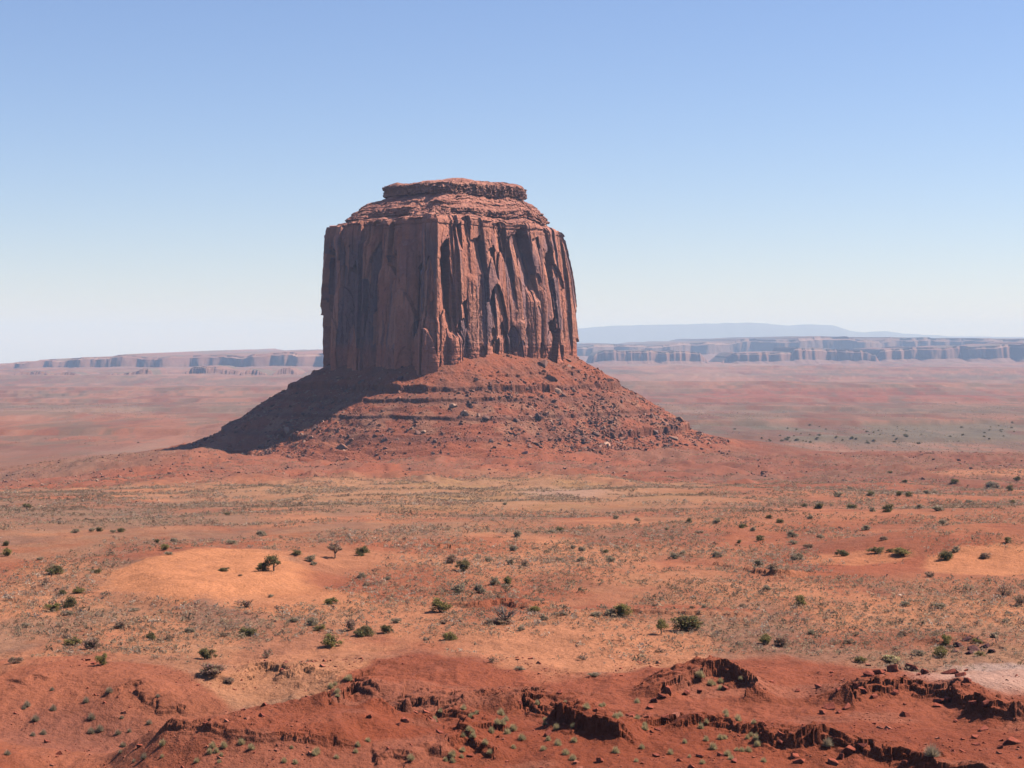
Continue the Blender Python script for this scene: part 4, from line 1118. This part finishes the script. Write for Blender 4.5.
def loose_stones(name, pos, size, cols, mat, label=None):
    """uncountable small stones as one object: each an angular eight-cornered chip."""
    r = np.random.default_rng(77); n = len(pos)
    cube = np.array([(x, y, z) for z in (-1, 1) for x, y in ((-1, -1), (1, -1), (1, 1), (-1, 1))], float) * 0.5
    fc = np.array([(3, 2, 1, 0), (4, 5, 6, 7), (0, 1, 5, 4), (1, 2, 6, 5), (2, 3, 7, 6), (3, 0, 4, 7)])
    V = cube[None] * (0.65 + 0.5 * r.random((n, 8, 1))) * (np.array([1, 0.8, 0.65]) * np.ones((n, 1, 3))) * size[:, None, None]
    th = r.uniform(0, 6.28, n); c, s = np.cos(th)[:, None], np.sin(th)[:, None]
    X = V[..., 0] * c - V[..., 1] * s; Y = V[..., 0] * s + V[..., 1] * c
    t2 = r.uniform(-0.7, 0.7, (n, 1)); Zz = V[..., 2] * np.cos(t2) + X * np.sin(t2); X = X * np.cos(t2) - V[..., 2] * np.sin(t2)
    V = np.stack([X, Y, Zz], -1) + pos[:, None, :]
    Fc = (fc[None] + 8 * np.arange(n)[:, None, None]).reshape(-1, 4)
    o = link(name, mesh_np(name, V.reshape(-1, 3), Fc, np.repeat(cols, 8, 0), mat, smooth=False))
    tag(o, label, None, None, 'stuff')
TC = np.array([(0.30, 0.12, 0.075), (0.24, 0.10, 0.07), (0.38, 0.20, 0.14), (0.18, 0.085, 0.065)])
w_ = sstep(-25, -85, TV[front, 2]) + 0.15 + 0.6 * sstep(540, 600, TU[front])
w_ = w_ * (TV[front, 2] > -128) * (0.3 + sstep(-0.2, 0.4, fbm(TV[front, 0] / 18, TV[front, 1] / 18, 3, 801))); w_ /= w_.sum()
k = r_.choice(front, 9000, p=w_)
loose_stones('rubble', TV[k] + np.array([0, 0, 0.1]), np.minimum(r_.pareto(2.3, len(k)) * 0.85 + 0.9, 4.0), TC[r_.integers(4, size=len(k))], M_ROCK)

# near badland blocks
FR = [(855, 688, 9), (868, 676, 12), (880, 674, 11), (893, 672, 14), (912, 671, 15), (925, 674, 11), (948, 674, 15), (960, 676, 12), (968, 682, 9), (862, 693, 11), (873, 697, 10), (895, 694, 8), (818, 688, 9), (797, 692, 6), (838, 691, 6),
      (830, 709, 14), (838, 713, 9), (847, 708, 11), (822, 714, 8), (905, 716, 11), (940, 702, 12), (948, 700, 9), (938, 707, 8), (983, 730, 12), (975, 738, 8), (1012, 744, 17), (1000, 748, 9), (972, 709, 9), (985, 706, 10), (955, 722, 6),
      (668, 690, 9), (686, 694, 10), (700, 692, 7), (725, 689, 8), (655, 702, 11), (662, 697, 9), (650, 708, 8), (547, 736, 10), (405, 721, 9), (398, 725, 6), (369, 718, 8), (440, 733, 8), (470, 757, 7), (560, 694, 6), (630, 716, 9),
      (795, 757, 9), (850, 752, 14), (842, 758, 10), (862, 748, 9), (800, 763, 11), (833, 764, 12), (780, 744, 7), (905, 764, 9), (700, 757, 8), (665, 722, 8), (658, 730, 7), (735, 762, 9), (600, 762, 8)]
named = {(912, 671): 'largest red block sitting on top of the right-hand ledge', (905, 716): 'lone rounded red boulder on the smooth slope below the right-hand ledge',
         (1012, 744): 'big red boulder at the lower right corner of the view', (983, 730): 'squat red boulder on the slope above the long dark ledge, near the right edge',
         (547, 736): 'lone pointed red boulder on the slope below the middle scarp', (830, 709): 'flat red slab leaning in a small heap in the middle of the smooth slope', (818, 688): 'small red rock alone left of the right-hand ledge',
         (850, 752): 'tilted red slab in the rubble under the long dark ledge', (369, 718): 'small dark red rock on the smooth slope at left of centre'}
for u, v, w in FR:
    p = hit(u, v); lab = named.get((u, v)); grp = None
    if not lab:
        if u > 845 and v < 700: lab, grp = 'red block broken from the right-hand ledge', 'blocks of the right-hand ledge'
        elif u > 780 and v < 750: lab, grp = 'red rock on the smooth slope above the long dark ledge', 'rocks above the long dark ledge'
        elif u > 690 and v > 735: lab, grp = 'red rock in the rubble under the long dark ledge', 'rubble blocks under the long ledge'
        elif u > 640: lab, grp = 'red rock near the dark outcrop right of centre', 'rocks near the dark outcrop'
        else: lab, grp = 'red rock on the broken slope left of the middle', 'rocks on the broken slope'
    rock(RK_F[int(pick.integers(6))], p + Vector((0, 0, 0.08)), w * p.y / F * 1.1, lab, 'rock', grp=grp, squash=0.9, name='red_rock')
for i, (u, v, w) in enumerate([(958, 646, 13), (966, 641, 14), (975, 650, 15), (985, 647, 12), (992, 652, 12), (968, 654, 13), (980, 641, 10), (954, 652, 9)]):
    p = hit(u, v); rock(RK_D[i % 3], p, w * p.y / F, 'dark broken rock in the pile beside olive bushes at right', cat='rock', grp='dark rock pile', squash=0.7, name='dark_rock')

# pebbles and small stones of the near badlands
n = 13000
uu = r_.uniform(-250, 1280, n); DD = r_.uniform(192, 268, n)
x = (uu - 512) / F * DD; y = DD
mask = sstep(0.0, 0.5, fbm(x / 9, y / 9, 3, 821) + 0.15 * r_.normal(size=n)) > 0.25
x = x[mask]; y = y[mask]
pos = np.stack([x, y, H(x, y)], -1)
FC = np.array([(0.34, 0.085, 0.05), (0.28, 0.07, 0.045), (0.40, 0.13, 0.08)])
loose_stones('stones', pos, np.minimum(r_.pareto(2.4, len(x)) * 0.12 + 0.10, 0.8), FC[r_.integers(3, size=len(x))], M_ROCK)

# ------------------------------------------------------------------ low desert scrub, uncountable
def scrub():
    r = np.random.default_rng(99)
    n = 620000
    D = np.sqrt(r.uniform(262 ** 2, 1900 ** 2, n)); u = r.uniform(-420, 1444, n)
    near = r.uniform(262, 520, 73000); D = np.concatenate([D, near]); u = np.concatenate([u, r.uniform(-420, 1444, 73000)])
    x = (u - 512) / F * D; y = D
    z0 = H0(x, y); uu, vv = uv_of(x, y, z0)
    den = 0.22 + 1.5 * fbm(x / 20, y / 34, 4, 851) + 0.7 * fbm(x / 90, y / 150, 2, 855)
    for (cu, cv, su, sv, k) in [(212, 578, 108, 24, 3), (285, 600, 70, 10, 1.2), (590, 650, 120, 26, 0.75), (985, 568, 60, 8, 1.0), (1000, 684, 90, 12, 3), (660, 612, 100, 5, 1.0)]:
        den -= k * ell(uu, vv, cu, cv, su, sv, 0.25, 0.15 * n2(x / 8, y / 8, 857))
    edge = np.interp(uu, [0, 60, 130, 180, 230, 300, 345, 372, 410, 470, 540, 610, 680, 760, 850, 930, 1024], [672, 664, 662, 668, 690, 700, 684, 664, 658, 664, 686, 680, 662, 656, 662, 676, 690])
    den -= 3 * (vv > edge - 2)
    den += 0.5 * ell(uu, vv, 160, 635, 120, 40, 0.5) + 0.3 * ell(uu, vv, 900, 600, 120, 30, 0.5)
    den += 0.36
    den -= 0.22 * ell(uu, vv, 430, 492, 300, 20, 0.5)
    den *= 1 - 0.75 * sstep(1000, 1500, D)
    m = r.random(len(D)) < np.clip(den, 0, 1) * 0.8
    x = x[m]; y = y[m]; D = D[m]
    fd = np.sqrt(r.uniform(2350 ** 2, 5600 ** 2, 150000)); fu = r.uniform(-420, 1444, 150000)      # far plain bushes
    fx = (fu - 512) / F * fd; fk = 0.22 + 0.8 * fbm(fx / 170, fd / 420, 4, 871) + 0.5 * ell(fu, fu, 900, 900, 260, 260) * ell(fd, fd, 2900, 2900, 900, 900)
    fm = r.random(150000) < np.clip(fk, 0, 1) * 0.55
    x = np.concatenate([x, fx[fm]]); y = np.concatenate([y, fd[fm]]); D = np.concatenate([D, fd[fm]]); n = len(x)
    z = H(x, y)
    W = (1 + 1.0 * (D > 2300)) * np.minimum(r.lognormal(-0.25, 0.42, n), 2.4) * (1.05 + 0.6 * sstep(400, 1000, D))
    K = 11
    th = r.uniform(0, 6.28, (n, K)); rr = r.uniform(0.1, 0.9, (n, K)); hh = np.sqrt(np.clip(1 - rr * rr, 0, 1)) * r.uniform(0.3, 1, (n, K))
    c = np.stack([rr * np.cos(th) * 0.45, rr * np.sin(th) * 0.45, hh * 0.42 + 0.03], -1)
    a = r.normal(size=(n, K, 3)); a /= np.linalg.norm(a, axis=-1)[..., None]
    b = r.normal(size=(n, K, 3)); b /= np.linalg.norm(b, axis=-1)[..., None]
    s = r.uniform(0.10, 0.19, (n, K, 1))
    T = np.stack([c - a * s, c + a * s, c + b * s], 2)
    T = T * W[:, None, None, None] + np.stack([x, y, z], -1)[:, None, None, :]
    pal = np.array([(0.54, 0.36, 0.22), (0.42, 0.285, 0.19), (0.28, 0.185, 0.11), (0.64, 0.46, 0.33), (0.38, 0.21, 0.14)])
    sel = (n2(x / 30, y / 50, 861) * 1.3 + r.normal(size=n) * 0.9)
    ci = np.digitize(sel, [-1.1, -0.1, 0.7, 1.4])
    colr = 0.84 * pal[np.array([2, 1, 0, 3, 4])[ci]] * r.uniform(0.7, 1.25, (n, 1))
    colr = np.repeat(colr, K * 3, 0)
    o = link('desert_scrub', mesh_np('desert_scrub', T.reshape(-1, 3), np.arange(n * K * 3).reshape(-1, 3), colr, M_LEAF, smooth=False))
    tag(o, None, None, None, 'stuff')
    print('scrub', n)
scrub()

# broken stones on the red apron at the foot of the butte
def apron_stones():
    r = np.random.default_rng(123); n = 24000
    D = r.uniform(1330, 1990, n); u = r.uniform(-420, 1444, n)
    x = (u - 512) / F * D; y = D
    m = r.random(n) < np.clip(0.25 + 0.9 * fbm(x / 60, y / 60, 3, 881) + 0.35 * sstep(400, 150, u), 0, 1)
    x = x[m]; y = y[m]
    loose_stones('scattered_stones', np.stack([x, y, H(x, y)], -1), np.minimum(r.pareto(2.5, len(x)) * 0.7 + 0.6, 3.2), TC[r.integers(4, size=len(x))] * 1.1, M_ROCK)
apron_stones()
